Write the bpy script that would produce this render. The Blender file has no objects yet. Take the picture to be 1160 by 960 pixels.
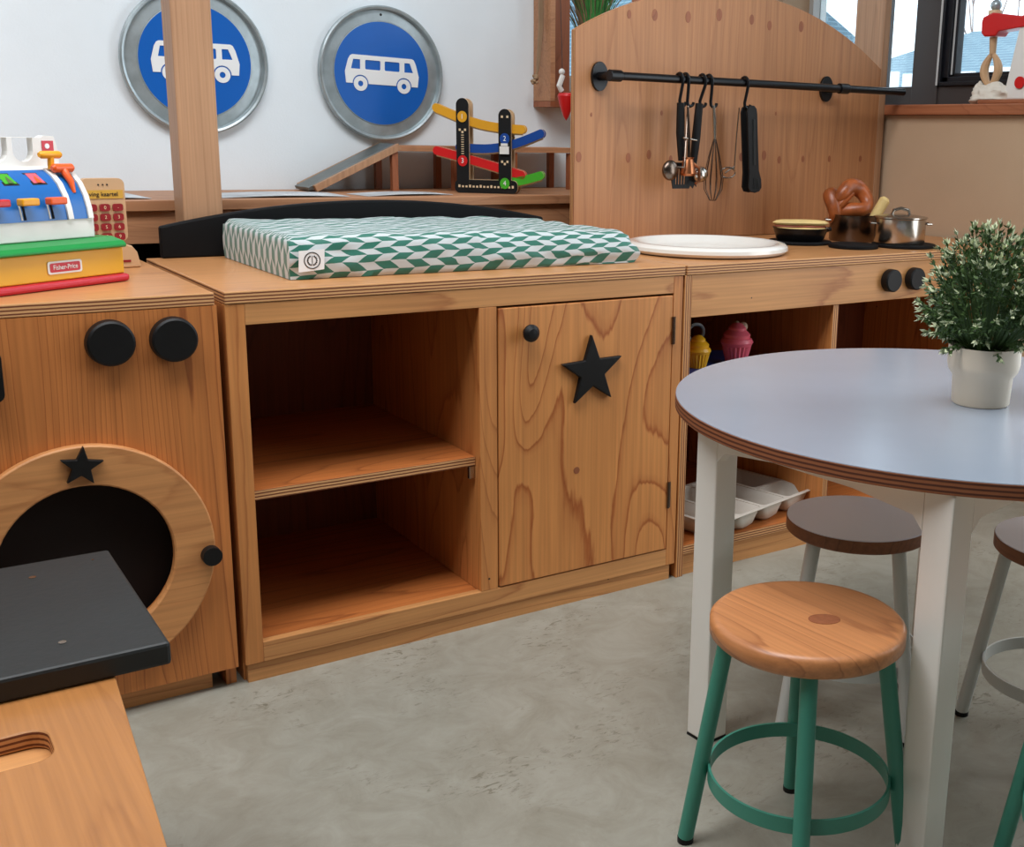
import bpy, bmesh, math, random
from mathutils import Vector, Matrix, noise
random.seed(7)
PI = math.pi
SC = bpy.context.scene
COL = SC.collection
R_ = math.radians

# ------------------------------------------------------------------ colours
def lin(c):
    return tuple((x/12.92 if x <= .04045 else ((x+.055)/1.055)**2.4) for x in [v/255. for v in c]) + (1,)

def newmat(name):
    m = bpy.data.materials.new(name); m.use_nodes = True
    nt = m.node_tree
    b = nt.nodes['Principled BSDF']
    return m, nt, b

def N(nt, t, **kw):
    n = nt.nodes.new(t)
    for k, v in kw.items():
        if k in n.inputs: n.inputs[k].default_value = v
        else: setattr(n, k, v)
    return n

def plain(name, col, rough=.5, metal=0., bump=0., bscale=60., var=.06, spec=.5, coat=0., vscale=8.):
    """flat-coloured procedural material with slight tonal variation"""
    m, nt, b = newmat(name)
    c = lin(col)
    tc = N(nt, 'ShaderNodeTexCoord')
    nz = N(nt, 'ShaderNodeTexNoise', Scale=vscale, Detail=4.)
    nt.links.new(tc.outputs['Object'], nz.inputs['Vector'])
    rp = N(nt, 'ShaderNodeValToRGB')
    rp.color_ramp.elements[0].position = .3; rp.color_ramp.elements[1].position = .7
    rp.color_ramp.elements[0].color = tuple(x*(1-var) for x in c[:3])+(1,)
    rp.color_ramp.elements[1].color = tuple(min(1, x*(1+var)) for x in c[:3])+(1,)
    nt.links.new(nz.outputs['Fac'], rp.inputs['Fac'])
    nt.links.new(rp.outputs['Color'], b.inputs['Base Color'])
    b.inputs['Roughness'].default_value = rough
    b.inputs['Metallic'].default_value = metal
    b.inputs['Specular IOR Level'].default_value = spec
    b.inputs['Coat Weight'].default_value = coat
    if bump:
        n2 = N(nt, 'ShaderNodeTexNoise', Scale=bscale, Detail=3.)
        nt.links.new(tc.outputs['Object'], n2.inputs['Vector'])
        bp = N(nt, 'ShaderNodeBump', Strength=bump, Distance=.002)
        nt.links.new(n2.outputs['Fac'], bp.inputs['Height'])
        nt.links.new(bp.outputs['Normal'], b.inputs['Normal'])
    return m

def wood(name, base, dark, axis='Z', seed=0., freq=4.2, stretch=.3, line=.55, rough=.5, sc=1., pinkish=None, knots=0.0):
    """pine / ash ply: nested contour grain plus fine streaks running along one axis"""
    m, nt, b = newmat(name)
    L = nt.links.new
    tc = N(nt, 'ShaderNodeTexCoord')
    def mp(a, s):
        v = [a*sc]*3; v['XYZ'.index(axis)] = s*sc
        mm = N(nt, 'ShaderNodeMapping'); mm.inputs['Scale'].default_value = v
        mm.inputs['Location'].default_value = (seed*1.7, seed*2.3, seed*.9)
        L(tc.outputs['Object'], mm.inputs['Vector']); return mm
    a = mp(5.0, 5.0*stretch*.5)
    n1 = N(nt, 'ShaderNodeTexNoise', Scale=1., Detail=1.2, Roughness=.45, Distortion=.35)
    L(a.outputs[0], n1.inputs['Vector'])
    mu = N(nt, 'ShaderNodeMath', operation='MULTIPLY'); mu.inputs[1].default_value = freq*4
    L(n1.outputs['Fac'], mu.inputs[0])
    # ragged edge
    a2 = mp(70., 9.)
    n3 = N(nt, 'ShaderNodeTexNoise', Scale=1., Detail=3.)
    L(a2.outputs[0], n3.inputs['Vector'])
    ad = N(nt, 'ShaderNodeMath', operation='MULTIPLY_ADD'); ad.inputs[1].default_value = .28
    L(n3.outputs['Fac'], ad.inputs[0]); L(mu.outputs[0], ad.inputs[2])
    fr = N(nt, 'ShaderNodeMath', operation='FRACT'); L(ad.outputs[0], fr.inputs[0])
    rp = N(nt, 'ShaderNodeValToRGB')
    cr = rp.color_ramp
    cr.elements[0].position = 0.; cr.elements[0].color = (0, 0, 0, 1)
    cr.elements[1].position = 1.; cr.elements[1].color = (1, 1, 1, 1)
    e = cr.elements.new(.70); e.color = (.10, .10, .10, 1)
    e = cr.elements.new(.86); e.color = (.35, .35, .35, 1)
    e = cr.elements.new(.94); e.color = (1, 1, 1, 1)
    e = cr.elements.new(.985); e.color = (.15, .15, .15, 1)
    cr.elements[-1].color = (0, 0, 0, 1)
    L(fr.outputs[0], rp.inputs['Fac'])
    # streaks
    a3 = mp(150., 3.)
    n4 = N(nt, 'ShaderNodeTexNoise', Scale=1., Detail=4.)
    L(a3.outputs[0], n4.inputs['Vector'])
    n5 = N(nt, 'ShaderNodeTexNoise', Scale=2.2, Detail=2.)
    L(tc.outputs['Object'], n5.inputs['Vector'])
    cb = lin(base); cd = lin(dark)
    mx = N(nt, 'ShaderNodeMix', data_type='RGBA'); mx.inputs['A'].default_value = cb; mx.inputs['B'].default_value = cd
    ml = N(nt, 'ShaderNodeMath', operation='MULTIPLY'); ml.inputs[1].default_value = line
    L(rp.outputs['Color'], ml.inputs[0])
    L(ml.outputs[0], mx.inputs['Factor'])
    mx2 = N(nt, 'ShaderNodeMix', data_type='RGBA', blend_type='MULTIPLY'); mx2.inputs['Factor'].default_value = 1.
    rp2 = N(nt, 'ShaderNodeValToRGB')
    rp2.color_ramp.elements[0].position = .25; rp2.color_ramp.elements[0].color = (.8, .77, .74, 1)
    rp2.color_ramp.elements[1].position = .72; rp2.color_ramp.elements[1].color = (1.08, 1.08, 1.06, 1)
    L(n4.outputs['Fac'], rp2.inputs['Fac'])
    L(mx.outputs['Result'], mx2.inputs['A']); L(rp2.outputs['Color'], mx2.inputs['B'])
    mx3 = N(nt, 'ShaderNodeMix', data_type='RGBA', blend_type='MULTIPLY'); mx3.inputs['Factor'].default_value = 1.
    rp3 = N(nt, 'ShaderNodeValToRGB')
    rp3.color_ramp.elements[0].position = .3; rp3.color_ramp.elements[0].color = (.86, .84, .82, 1)
    rp3.color_ramp.elements[1].position = .7; rp3.color_ramp.elements[1].color = (1.06, 1.06, 1.06, 1)
    L(n5.outputs['Fac'], rp3.inputs['Fac'])
    L(mx2.outputs['Result'], mx3.inputs['A']); L(rp3.outputs['Color'], mx3.inputs['B'])
    out = mx3.outputs['Result']
    if knots > 0:      # scattered little nail holes / pin knots
        vo = N(nt, 'ShaderNodeTexVoronoi', Scale=9.); L(tc.outputs['Object'], vo.inputs['Vector'])
        lt = N(nt, 'ShaderNodeMath', operation='LESS_THAN'); lt.inputs[1].default_value = knots
        L(vo.outputs['Distance'], lt.inputs[0])
        mk = N(nt, 'ShaderNodeMix', data_type='RGBA'); mk.inputs['B'].default_value = lin((45, 20, 10))
        L(lt.outputs[0], mk.inputs['Factor']); L(out, mk.inputs['A']); out = mk.outputs['Result']
    L(out, b.inputs['Base Color'])
    b.inputs['Roughness'].default_value = rough
    bp = N(nt, 'ShaderNodeBump', Strength=.12, Distance=.001)
    L(n4.outputs['Fac'], bp.inputs['Height']); L(bp.outputs['Normal'], b.inputs['Normal'])
    return m

def ply_edge(name, light, dark, axis='Z', n=170., rough=.6):
    """stripes of plywood layers across one axis"""
    m, nt, b = newmat(name); L = nt.links.new
    tc = N(nt, 'ShaderNodeTexCoord')
    sp = N(nt, 'ShaderNodeSeparateXYZ'); L(tc.outputs['Object'], sp.inputs[0])
    nz = N(nt, 'ShaderNodeTexNoise', Scale=25., Detail=3.); L(tc.outputs['Object'], nz.inputs['Vector'])
    mu = N(nt, 'ShaderNodeMath', operation='MULTIPLY'); mu.inputs[1].default_value = n
    L(sp.outputs[axis], mu.inputs[0])
    ad = N(nt, 'ShaderNodeMath', operation='MULTIPLY_ADD'); ad.inputs[1].default_value = .25
    L(nz.outputs['Fac'], ad.inputs[0]); L(mu.outputs[0], ad.inputs[2])
    fr = N(nt, 'ShaderNodeMath', operation='FRACT'); L(ad.outputs[0], fr.inputs[0])
    rp = N(nt, 'ShaderNodeValToRGB'); rp.color_ramp.interpolation = 'LINEAR'
    rp.color_ramp.elements[0].position = .5; rp.color_ramp.elements[0].color = lin(light)
    rp.color_ramp.elements[1].position = .66; rp.color_ramp.elements[1].color = lin(dark)
    L(fr.outputs[0], rp.inputs['Fac']); L(rp.outputs['Color'], b.inputs['Base Color'])
    b.inputs['Roughness'].default_value = rough
    return m

HON = (212, 142, 80); HOND = (150, 76, 30)
M = {}
M['pine_z'] = wood('pine_vertical', HON, HOND, 'Z', 0, knots=.022)
M['pine_z2'] = wood('pine_vertical_door', (216, 146, 82), (166, 86, 34), 'Z', 3.1, freq=3.3, stretch=.42, line=.95)
M['pine_zf'] = wood('pine_vertical_fine', (204, 128, 66), (150, 78, 34), 'Z', 5.4, freq=11, stretch=.13, line=.85, knots=.02)
M['pine_x'] = wood('pine_lengthwise', (212, 152, 94), HOND, 'X', 1.3, freq=3.6, knots=.022)
M['pine_xs'] = wood('pine_shelf', (196, 116, 58), (110, 50, 20), 'X', 6.3, freq=4.0, stretch=.16, line=.5, knots=.03)
M['pine_y'] = wood('pine_depthwise', (200, 138, 84), HOND, 'Y', 2.2)
M['pine_top'] = wood('pine_worktop', (208, 150, 98), (160, 98, 56), 'X', 9.2, freq=3.0, line=.35, rough=.3)
M['pine_board'] = wood('pine_backboard', (188, 132, 88), (154, 96, 58), 'Z', 8.8, freq=3.6, stretch=.14, line=.42)
M['pine_ring'] = wood('pine_ring', (208, 146, 90), (160, 92, 46), 'X', 4.4, freq=3.0, line=.35)
M['beech'] = wood('pale_post_wood', (186, 144, 110), (158, 114, 82), 'Z', 2.9, freq=9, stretch=.06, line=.4)
M['bench'] = wood('bench_top_wood', (178, 120, 66), (150, 94, 48), 'Y', 7.1, freq=2.4, stretch=.2, line=.35, rough=.4)
M['shelfw'] = wood('window_shelf_wood', (190, 138, 100), (140, 90, 60), 'X', 3.3, freq=4, line=.4)
M['stoolw'] = wood('stool_seat_wood', (206, 140, 90), (130, 70, 40), 'X', 1.1, freq=3.4, stretch=.22, line=.5, rough=.35)
M['pine_shade'] = wood('pine_back_shaded', (136, 72, 40), (90, 42, 20), 'Z', 4.9, freq=3, line=.4)  # cabinet interior shade put into the back panel colour
M['redwood'] = wood('reddish_frame_wood', (160, 96, 62), (110, 58, 34), 'Z', 1.9, freq=6, line=.4)
M['sillw'] = wood('sill_wood', (170, 106, 72), (130, 70, 44), 'Y', 1.9, freq=6, line=.4)
M['edge_z'] = ply_edge('ply_edge_layers', (214, 160, 106), (112, 58, 30), 'Z')
M['edge_y'] = ply_edge('ply_edge_layers_deep', (206, 150, 96), (120, 62, 32), 'Y')
M['edge_x'] = ply_edge('ply_edge_layers_side', (206, 150, 96), (120, 62, 32), 'X')
M['tedge'] = ply_edge('table_edge_layers', (150, 92, 58), (84, 42, 26), 'Z', n=150.)
M['black'] = plain('black_paint', (13, 13, 14), .5, bump=.1, spec=.3)
M['blackboard'] = plain('matt_black_board', (11, 12, 14), .65, bump=.15, spec=.2)
M['slab'] = plain('charcoal_paint', (30, 33, 33), .5, bump=.25, bscale=90, var=.12)
M['blackmetal'] = plain('black_metal', (20, 21, 24), .3, metal=.4)
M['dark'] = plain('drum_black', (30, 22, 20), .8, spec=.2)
M['wall'] = plain('white_plaster', (234, 243, 248), .8, bump=.15, bscale=220, var=.015)
M['wallr'] = plain('beige_plaster', (196, 168, 138), .85, bump=.15, bscale=220, var=.02)
M['white'] = plain('white_plastic', (232, 230, 224), .35, var=.02)
M['porcelain'] = plain('white_basin', (238, 234, 226), .12, var=.015, coat=.4)
M['legwhite'] = plain('white_table_paint', (242, 240, 232), .4, var=.02)
M['laminate'] = plain('pale_grey_laminate', (150, 160, 174), .27, var=.02, spec=1., coat=.5)
M['laminate'].node_tree.nodes['Principled BSDF'].inputs['Coat Roughness'].default_value = .22
M['stoollam'] = plain('lilac_grey_laminate', (236, 236, 252), .33, var=.01, spec=1., coat=.8)
M['stoollam'].node_tree.nodes['Principled BSDF'].inputs['Coat Roughness'].default_value = .3
M['stooledge'] = wood('stool_brown_edge', (142, 88, 56), (90, 50, 30), 'X', 2.4, freq=5, line=.5)
M['green'] = plain('seafoam_green_steel', (62, 142, 122), .4, var=.05)
M['wsteel'] = plain('white_steel', (214, 216, 212), .4, var=.03)
M['steel'] = plain('stainless_steel', (190, 182, 172), .22, metal=1., var=.05)
M['darksteel'] = plain('dark_steel', (112, 98, 88), .25, metal=1., var=.1)
M['copper'] = plain('copper', (176, 112, 76), .28, metal=1., var=.1)
M['galv'] = plain('galvanised_rim', (172, 184, 188), .35, metal=.55, var=.12, vscale=30)
M['galvd'] = plain('galvanised_dark', (112, 118, 116), .4, metal=.55, var=.15, vscale=30)
M['blue'] = plain('sign_blue', (14, 96, 186), .3, var=.03)
M['signwhite'] = plain('sign_white', (240, 242, 242), .35, var=.01)
M['regblue'] = plain('register_blue', (20, 102, 178), .35, var=.04)
M['regyel'] = plain('register_yellow', (238, 178, 34), .35, var=.02)
M['reggreen'] = plain('register_green', (18, 140, 62), .35, var=.04)
M['regred'] = plain('register_red', (200, 30, 50), .35, var=.04)
M['orange'] = plain('orange_plastic', (236, 96, 36), .35, var=.04)
M['amber'] = plain('amber_plastic', (240, 166, 34), .35, var=.04)
M['toyred'] = plain('toy_red', (206, 28, 30), .3, var=.04)
M['toyblue'] = plain('toy_blue', (24, 70, 148), .3, var=.04)
M['toygreen'] = plain('toy_green', (70, 170, 40), .3, var=.04)
M['toyyel'] = plain('toy_ochre', (222, 160, 40), .3, var=.04)
M['cream'] = plain('pale_toy_wood', (226, 200, 160), .5, var=.04)
M['toywood'] = plain('terminal_wood', (200, 162, 122), .5, var=.05)
M['dkred'] = plain('terminal_red', (140, 26, 34), .4, var=.05)
M['strip'] = plain('terminal_strip', (204, 158, 60), .5, var=.04)
M['ink'] = plain('dark_ink', (30, 26, 24), .6)
M['cloth'] = plain('crumpled_white_cloth', (226, 218, 204), .8, var=.03, bump=.2)
M['paper'] = plain('printed_paper', (196, 200, 202), .5, var=.25, vscale=14)
M['leafd'] = plain('leaf_green', (72, 98, 50), .5, var=.4, vscale=40)
M['leafl'] = plain('leaf_pale_tip', (206, 214, 176), .5, var=.15, vscale=50)
M['grass'] = plain('grass_green', (64, 140, 66), .5, var=.35, vscale=30)
M['dry'] = plain('dry_straw', (150, 122, 92), .7, var=.2)
M['pot'] = plain('pot_ceramic', (230, 214, 190), .4, var=.02)
M['soil'] = plain('dark_soil', (28, 26, 22), .9, var=.3)
M['bread'] = plain('baked_crust', (160, 84, 40), .35, var=.4, vscale=26, bump=.3)
M['breadl'] = plain('pale_bread', (226, 196, 130), .55, var=.1, vscale=26)
M['filling'] = plain('ham_red', (150, 74, 50), .5, var=.25, vscale=40)
M['pink'] = plain('pink_toy', (224, 98, 116), .4, var=.06)
M['pinkl'] = plain('cream_swirl', (210, 186, 160), .5, var=.12, vscale=60)
M['winframe'] = plain('dark_window_frame', (66, 60, 58), .5, var=.04)
M['winblack'] = plain('black_window_gasket', (20, 22, 28), .4)
M['winlight'] = plain('light_window_bead', (196, 198, 196), .4)
M['snow'] = plain('snow', (235, 238, 240), .9, var=.02)
M['trunk'] = plain('bare_twigs', (150, 132, 126), .9, var=.1)
M['brickb'] = plain('far_wall', (196, 196, 196), .9, var=.03)

def glass(name):
    m, nt, b = newmat(name)
    b.inputs['Base Color'].default_value = (.95, .98, 1, 1)
    b.inputs['Roughness'].default_value = 0.; b.inputs['IOR'].default_value = 1.45
    b.inputs['Transmission Weight'].default_value = 1.
    tr = N(nt, 'ShaderNodeBsdfTransparent'); tr.inputs[0].default_value = (.93, .98, 1, 1)
    gl = N(nt, 'ShaderNodeBsdfGlossy', Roughness=.02)
    fz = N(nt, 'ShaderNodeFresnel', IOR=1.35)
    mx = N(nt, 'ShaderNodeMixShader')
    nt.links.new(fz.outputs[0], mx.inputs[0]); nt.links.new(tr.outputs[0], mx.inputs[1]); nt.links.new(gl.outputs[0], mx.inputs[2])
    nt.links.new(mx.outputs[0], nt.nodes['Material Output'].inputs[0])
    return m
M['shell'] = plain('dim_far_wall', (120, 112, 104), .9)
M['trayw'] = plain('tray_plastic', (206, 198, 186), .4, var=.02)
M['glass'] = glass('window_glass')

def floor_mat():
    m, nt, b = newmat('marbled_grey_linoleum'); L = nt.links.new
    tc = N(nt, 'ShaderNodeTexCoord')
    n1 = N(nt, 'ShaderNodeTexNoise', Scale=11., Detail=7., Roughness=.7, Distortion=.8); L(tc.outputs['Object'], n1.inputs['Vector'])
    r1 = N(nt, 'ShaderNodeValToRGB')
    r1.color_ramp.elements[0].position = .32; r1.color_ramp.elements[0].color = lin((142, 138, 124))
    r1.color_ramp.elements[1].position = .68; r1.color_ramp.elements[1].color = lin((162, 160, 148))
    L(n1.outputs['Fac'], r1.inputs['Fac'])
    mp = N(nt, 'ShaderNodeMapping'); mp.inputs['Rotation'].default_value = (0, 0, .5); mp.inputs['Scale'].default_value = (1, 2.2, 1)
    L(tc.outputs['Object'], mp.inputs['Vector'])
    n2 = N(nt, 'ShaderNodeTexNoise', Scale=34., Detail=5., Roughness=.7, Distortion=1.2); L(mp.outputs[0], n2.inputs['Vector'])
    n3 = N(nt, 'ShaderNodeTexNoise', Scale=5., Detail=2.); L(tc.outputs['Object'], n3.inputs['Vector'])
    r2 = N(nt, 'ShaderNodeValToRGB')
    r2.color_ramp.elements[0].position = .55; r2.color_ramp.elements[0].color = (0, 0, 0, 1)
    r2.color_ramp.elements[1].position = .66; r2.color_ramp.elements[1].color = (1, 1, 1, 1)
    L(n2.outputs['Fac'], r2.inputs['Fac'])
    r3 = N(nt, 'ShaderNodeValToRGB')
    r3.color_ramp.elements[0].position = .48; r3.color_ramp.elements[0].color = (0, 0, 0, 1)
    r3.color_ramp.elements[1].position = .66; r3.color_ramp.elements[1].color = (.75, .75, .75, 1)
    L(n3.outputs['Fac'], r3.inputs['Fac'])
    mu = N(nt, 'ShaderNodeMath', operation='MULTIPLY'); L(r2.outputs[0], mu.inputs[0]); L(r3.outputs[0], mu.inputs[1])
    mx = N(nt, 'ShaderNodeMix', data_type='RGBA'); mx.inputs['B'].default_value = lin((92, 86, 66))
    L(mu.outputs[0], mx.inputs['Factor']); L(r1.outputs[0], mx.inputs['A'])
    L(mx.outputs['Result'], b.inputs['Base Color'])
    b.inputs['Roughness'].default_value = .38
    bp = N(nt, 'ShaderNodeBump', Strength=.08, Distance=.001); L(n2.outputs['Fac'], bp.inputs['Height']); L(bp.outputs['Normal'], b.inputs['Normal'])
    return m
M['floor'] = floor_mat()

def pad_mat():
    """green and white leaning-rhombus print"""
    m, nt, b = newmat('green_white_rhombus_print'); L = nt.links.new
    tc = N(nt, 'ShaderNodeTexCoord'); geo = N(nt, 'ShaderNodeNewGeometry')
    sp = N(nt, 'ShaderNodeSeparateXYZ'); L(tc.outputs['Object'], sp.inputs[0])
    sn = N(nt, 'ShaderNodeSeparateXYZ'); L(tc.outputs['Normal'], sn.inputs[0])
    def mth(op, a, bb=None, c=None):
        n = N(nt, 'ShaderNodeMath', operation=op)
        for i, v in enumerate((a, bb, c)):
            if v is None: continue
            if isinstance(v, (int, float)): n.inputs[i].default_value = v
            else: L(v, n.inputs[i])
        return n.outputs[0]
    ab = mth('ABSOLUTE', sn.outputs['X']); side = mth('GREATER_THAN', ab, .75)
    X, Y, Z = sp.outputs
    yz = mth('ADD', Y, Z)
    def mixv(f, a, c): # a*(1-f)+c*f
        return mth('ADD', mth('MULTIPLY', a, mth('SUBTRACT', 1., f)), mth('MULTIPLY', c, f))
    u = mixv(side, X, Z); v = mixv(side, yz, mth('MULTIPLY', Y, .8))
    H = .0138; W = .032
    row = mth('DIVIDE', v, H); rf = mth('FLOOR', row); fr = mth('FRACT', row)
    par = mth('MODULO', mth('ADD', rf, 200.), 2.)
    tri = mixv(par, fr, mth('SUBTRACT', 1., fr))
    uu = mth('ADD', mth('DIVIDE', u, W), mth('MULTIPLY', tri, .62))
    cell = mth('FLOOR', mth('ADD', uu, mth('MULTIPLY', par, 0.)))
    chk = mth('MODULO', mth('ADD', mth('ADD', cell, rf), 400.), 2.)
    nz = N(nt, 'ShaderNodeTexNoise', Scale=300., Detail=2.); L(tc.outputs['Object'], nz.inputs['Vector'])
    mx = N(nt, 'ShaderNodeMix', data_type='RGBA'); L(chk, mx.inputs['Factor'])
    mx.inputs['A'].default_value = lin((28, 108, 90)); mx.inputs['B'].default_value = lin((196, 204, 205))
    L(mx.outputs['Result'], b.inputs['Base Color'])
    b.inputs['Roughness'].default_value = .55
    b.inputs['Sheen Weight'].default_value = .3
    bp = N(nt, 'ShaderNodeBump', Strength=.2, Distance=.0006); L(nz.outputs['Fac'], bp.inputs['Height']); L(bp.outputs['Normal'], b.inputs['Normal'])
    return m
M['pad'] = pad_mat()

def tile_mat():
    m, nt, b = newmat('blue_grey_roof_tiles'); L = nt.links.new
    tc = N(nt, 'ShaderNodeTexCoord'); br = N(nt, 'ShaderNodeTexBrick')
    br.inputs['Scale'].default_value = 2.2
    br.inputs['Color1'].default_value = lin((84, 116, 134)); br.inputs['Color2'].default_value = lin((98, 130, 146))
    br.inputs['Mortar'].default_value = lin((128, 156, 168)); br.inputs['Mortar Size'].default_value = .03
    br.inputs['Brick Width'].default_value = .8; br.inputs['Row Height'].default_value = .22
    mp = N(nt, 'ShaderNodeMapping'); mp.inputs['Rotation'].default_value = (R_(90), 0, R_(90))
    L(tc.outputs['UV'], br.inputs['Vector']); L(br.outputs['Color'], b.inputs['Base Color'])
    b.inputs['Roughness'].default_value = .6
    return m
M['tiles'] = tile_mat()

# ------------------------------------------------------------------ mesh builder
class MB:
    def __init__(s): s.v = []; s.f = []; s.m = []
    def add(s, vs, fs, m=0):
        o = len(s.v); s.v += [Vector(p) for p in vs]
        for i, f in enumerate(fs):
            s.f.append(tuple(o+k for k in f)); s.m.append(m[i] if isinstance(m, (list, tuple)) else m)
        return s
    def box(s, x0, x1, y0, y1, z0, z1, m=0, em=None, thin=None):
        vs = [(x, y, z) for x in (x0, x1) for y in (y0, y1) for z in (z0, z1)]
        fs = [(0, 1, 3, 2), (4, 6, 7, 5), (0, 4, 5, 1), (2, 3, 7, 6), (0, 2, 6, 4), (1, 5, 7, 3)]
        ax = [0, 0, 1, 1, 2, 2]
        ms = [m]*6
        if em is not None: ms = [m if a == 'xyz'.index(thin) else em for a in ax]
        return s.add(vs, fs, ms)
    def prism(s, poly, axis, a0, a1, m=0, em=None, holes=()):
        """polygon (p,q) extruded along axis; p,q = the other two axes in xyz order. holes allowed"""
        em = m if em is None else em
        ai = 'xyz'.index(axis)
        def P(p, q, a):
            r = [p, q]; r.insert(ai, a); return Vector(r)
        bm = bmesh.new(); loops = [poly]+list(holes); edges = []
        for lp in loops:
            vs = [bm.verts.new(P(p, q, a0)) for p, q in lp]
            for i in range(len(vs)): edges.append(bm.edges.new((vs[i], vs[(i+1) % len(vs)])))
        bmesh.ops.triangle_fill(bm, edges=edges, use_beauty=True, use_dissolve=False)
        bm.verts.index_update()
        vs0 = [v.co.copy() for v in bm.verts]
        fs = [tuple(v.index for v in f.verts) for f in bm.faces]
        bm.free()
        d = Vector((0, 0, 0)); d[ai] = a1-a0
        n = len(vs0)
        s.add(vs0, fs, m); s.add([v+d for v in vs0], [tuple(reversed(f)) for f in fs], m)
        for lp in loops:
            k = len(lp)
            s.add([P(p, q, a0) for p, q in lp]+[P(p, q, a1) for p, q in lp], [(i, (i+1) % k, k+(i+1) % k, k+i) for i in range(k)], em)
        return s
    def lathe(s, prof, c=(0, 0, 0), seg=32, m=0, axis='z', a0=0., a1=2*PI):
        vs = []; n = len(prof); closed = abs(a1-a0-2*PI) < 1e-6
        k = seg if closed else seg+1
        for i in range(k):
            t = a0+(a1-a0)*i/seg
            for r, h in prof:
                p = (r*math.cos(t), r*math.sin(t), h)
                if axis == 'y': p = (p[0], p[2], p[1])
                if axis == 'x': p = (p[2], p[0], p[1])
                vs.append(Vector(p)+Vector(c))
        fs = []
        for i in range(seg):
            j = (i+1) % k
            for q in range(n-1):
                fs.append((i*n+q, j*n+q, j*n+q+1, i*n+q+1))
        return s.add(vs, fs, m)
    def disc(s, c, r, h, axis='z', seg=28, m=0, em=None, bev=.0):
        """closed solid cylinder starting at c, length h along axis"""
        b = bev
        pr = [(1e-5, 0), (r-b, 0), (r, b), (r, h-b), (r-b, h), (1e-5, h)] if b else [(1e-5, 0), (r, 0), (r, h), (1e-5, h)]
        return s.lathe(pr, c, seg, m, axis)
    def tube(s, path, r, seg=10, m=0, closed=False, cap=True):
        path = [Vector(p) for p in path]; n = len(path)
        rad = r if isinstance(r, (list, tuple)) else [r]*n
        vs = []; up = None
        for i, p in enumerate(path):
            if closed: t = path[(i+1) % n]-path[i-1]
            else: t = path[min(i+1, n-1)]-path[max(i-1, 0)]
            t.normalize()
            if up is None:
                up = Vector((0, 0, 1)) if abs(t.z) < .9 else Vector((1, 0, 0))
            a = t.cross(up); a.normalize(); b = a.cross(t); b.normalize(); up = b
            for k in range(seg):
                w = 2*PI*k/seg; vs.append(p+(a*math.cos(w)+b*math.sin(w))*rad[i])
        fs = []
        for i in range(n if closed else n-1):
            j = (i+1) % n
            for k in range(seg): fs.append((i*seg+k, i*seg+(k+1) % seg, j*seg+(k+1) % seg, j*seg+k))
        if cap and not closed:
            fs.append(tuple(reversed(range(seg)))); fs.append(tuple((n-1)*seg+k for k in range(seg)))
        return s.add(vs, fs, m)
    def ball(s, c, rx, ry=None, rz=None, m=0, seg=20, rings=12, fn=None):
        ry = rx if ry is None else ry; rz = rx if rz is None else rz
        vs = []; fs = []
        for i in range(rings+1):
            a = PI*i/rings
            for k in range(seg):
                w = 2*PI*k/seg
                d = Vector((math.sin(a)*math.cos(w), math.sin(a)*math.sin(w), math.cos(a)))
                f = fn(d) if fn else 1.
                vs.append(Vector(c)+Vector((d.x*rx*f, d.y*ry*f, d.z*rz*f)))
        for i in range(rings):
            for k in range(seg): fs.append((i*seg+k, (i+1)*seg+k, (i+1)*seg+(k+1) % seg, i*seg+(k+1) % seg))
        return s.add(vs, fs, m)
    def band(s, cx, cy, z0, z1, r, th=.003, seg=48, m=0):
        return s.lathe([(r, z0), (r, z1), (r-th, z1), (r-th, z0), (r, z0)], (cx, cy, 0), seg, m)
    def xf(s, mat, start=0):
        for i in range(start, len(s.v)): s.v[i] = mat @ s.v[i]
        return s
    def build(s, name, mats, parent=None, smooth=False, bevel=0., world=True, sub=0, bseg=2, ang=35):
        if not isinstance(mats, (list, tuple)): mats = [mats]
        me = bpy.data.meshes.new(name)
        off = Vector((0, 0, 0))
        q = parent
        if world:
            while q is not None: off += Vector(q.location); q = q.parent
        me.from_pydata([tuple(v-off) for v in s.v], [], s.f)
        for mm in mats: me.materials.append(M[mm])
        for p, k in zip(me.polygons, s.m): p.material_index = min(k, len(mats)-1)
        bm = bmesh.new(); bm.from_mesh(me)
        bmesh.ops.remove_doubles(bm, verts=bm.verts, dist=1e-5)
        bmesh.ops.recalc_face_normals(bm, faces=bm.faces)
        bm.to_mesh(me); bm.free()
        o = bpy.data.objects.new(name, me); COL.objects.link(o)
        if parent is not None: o.parent = parent
        if smooth:
            me.shade_smooth(); me.set_sharp_from_angle(angle=R_(ang))
        if bevel:
            b = o.modifiers.new('bevel', 'BEVEL'); b.width = bevel; b.segments = bseg; b.limit_method = 'ANGLE'; b.angle_limit = R_(40)
            b.harden_normals = False
        if sub:
            b = o.modifiers.new('sub', 'SUBSURF'); b.levels = sub; b.render_levels = sub
        return o

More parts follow.
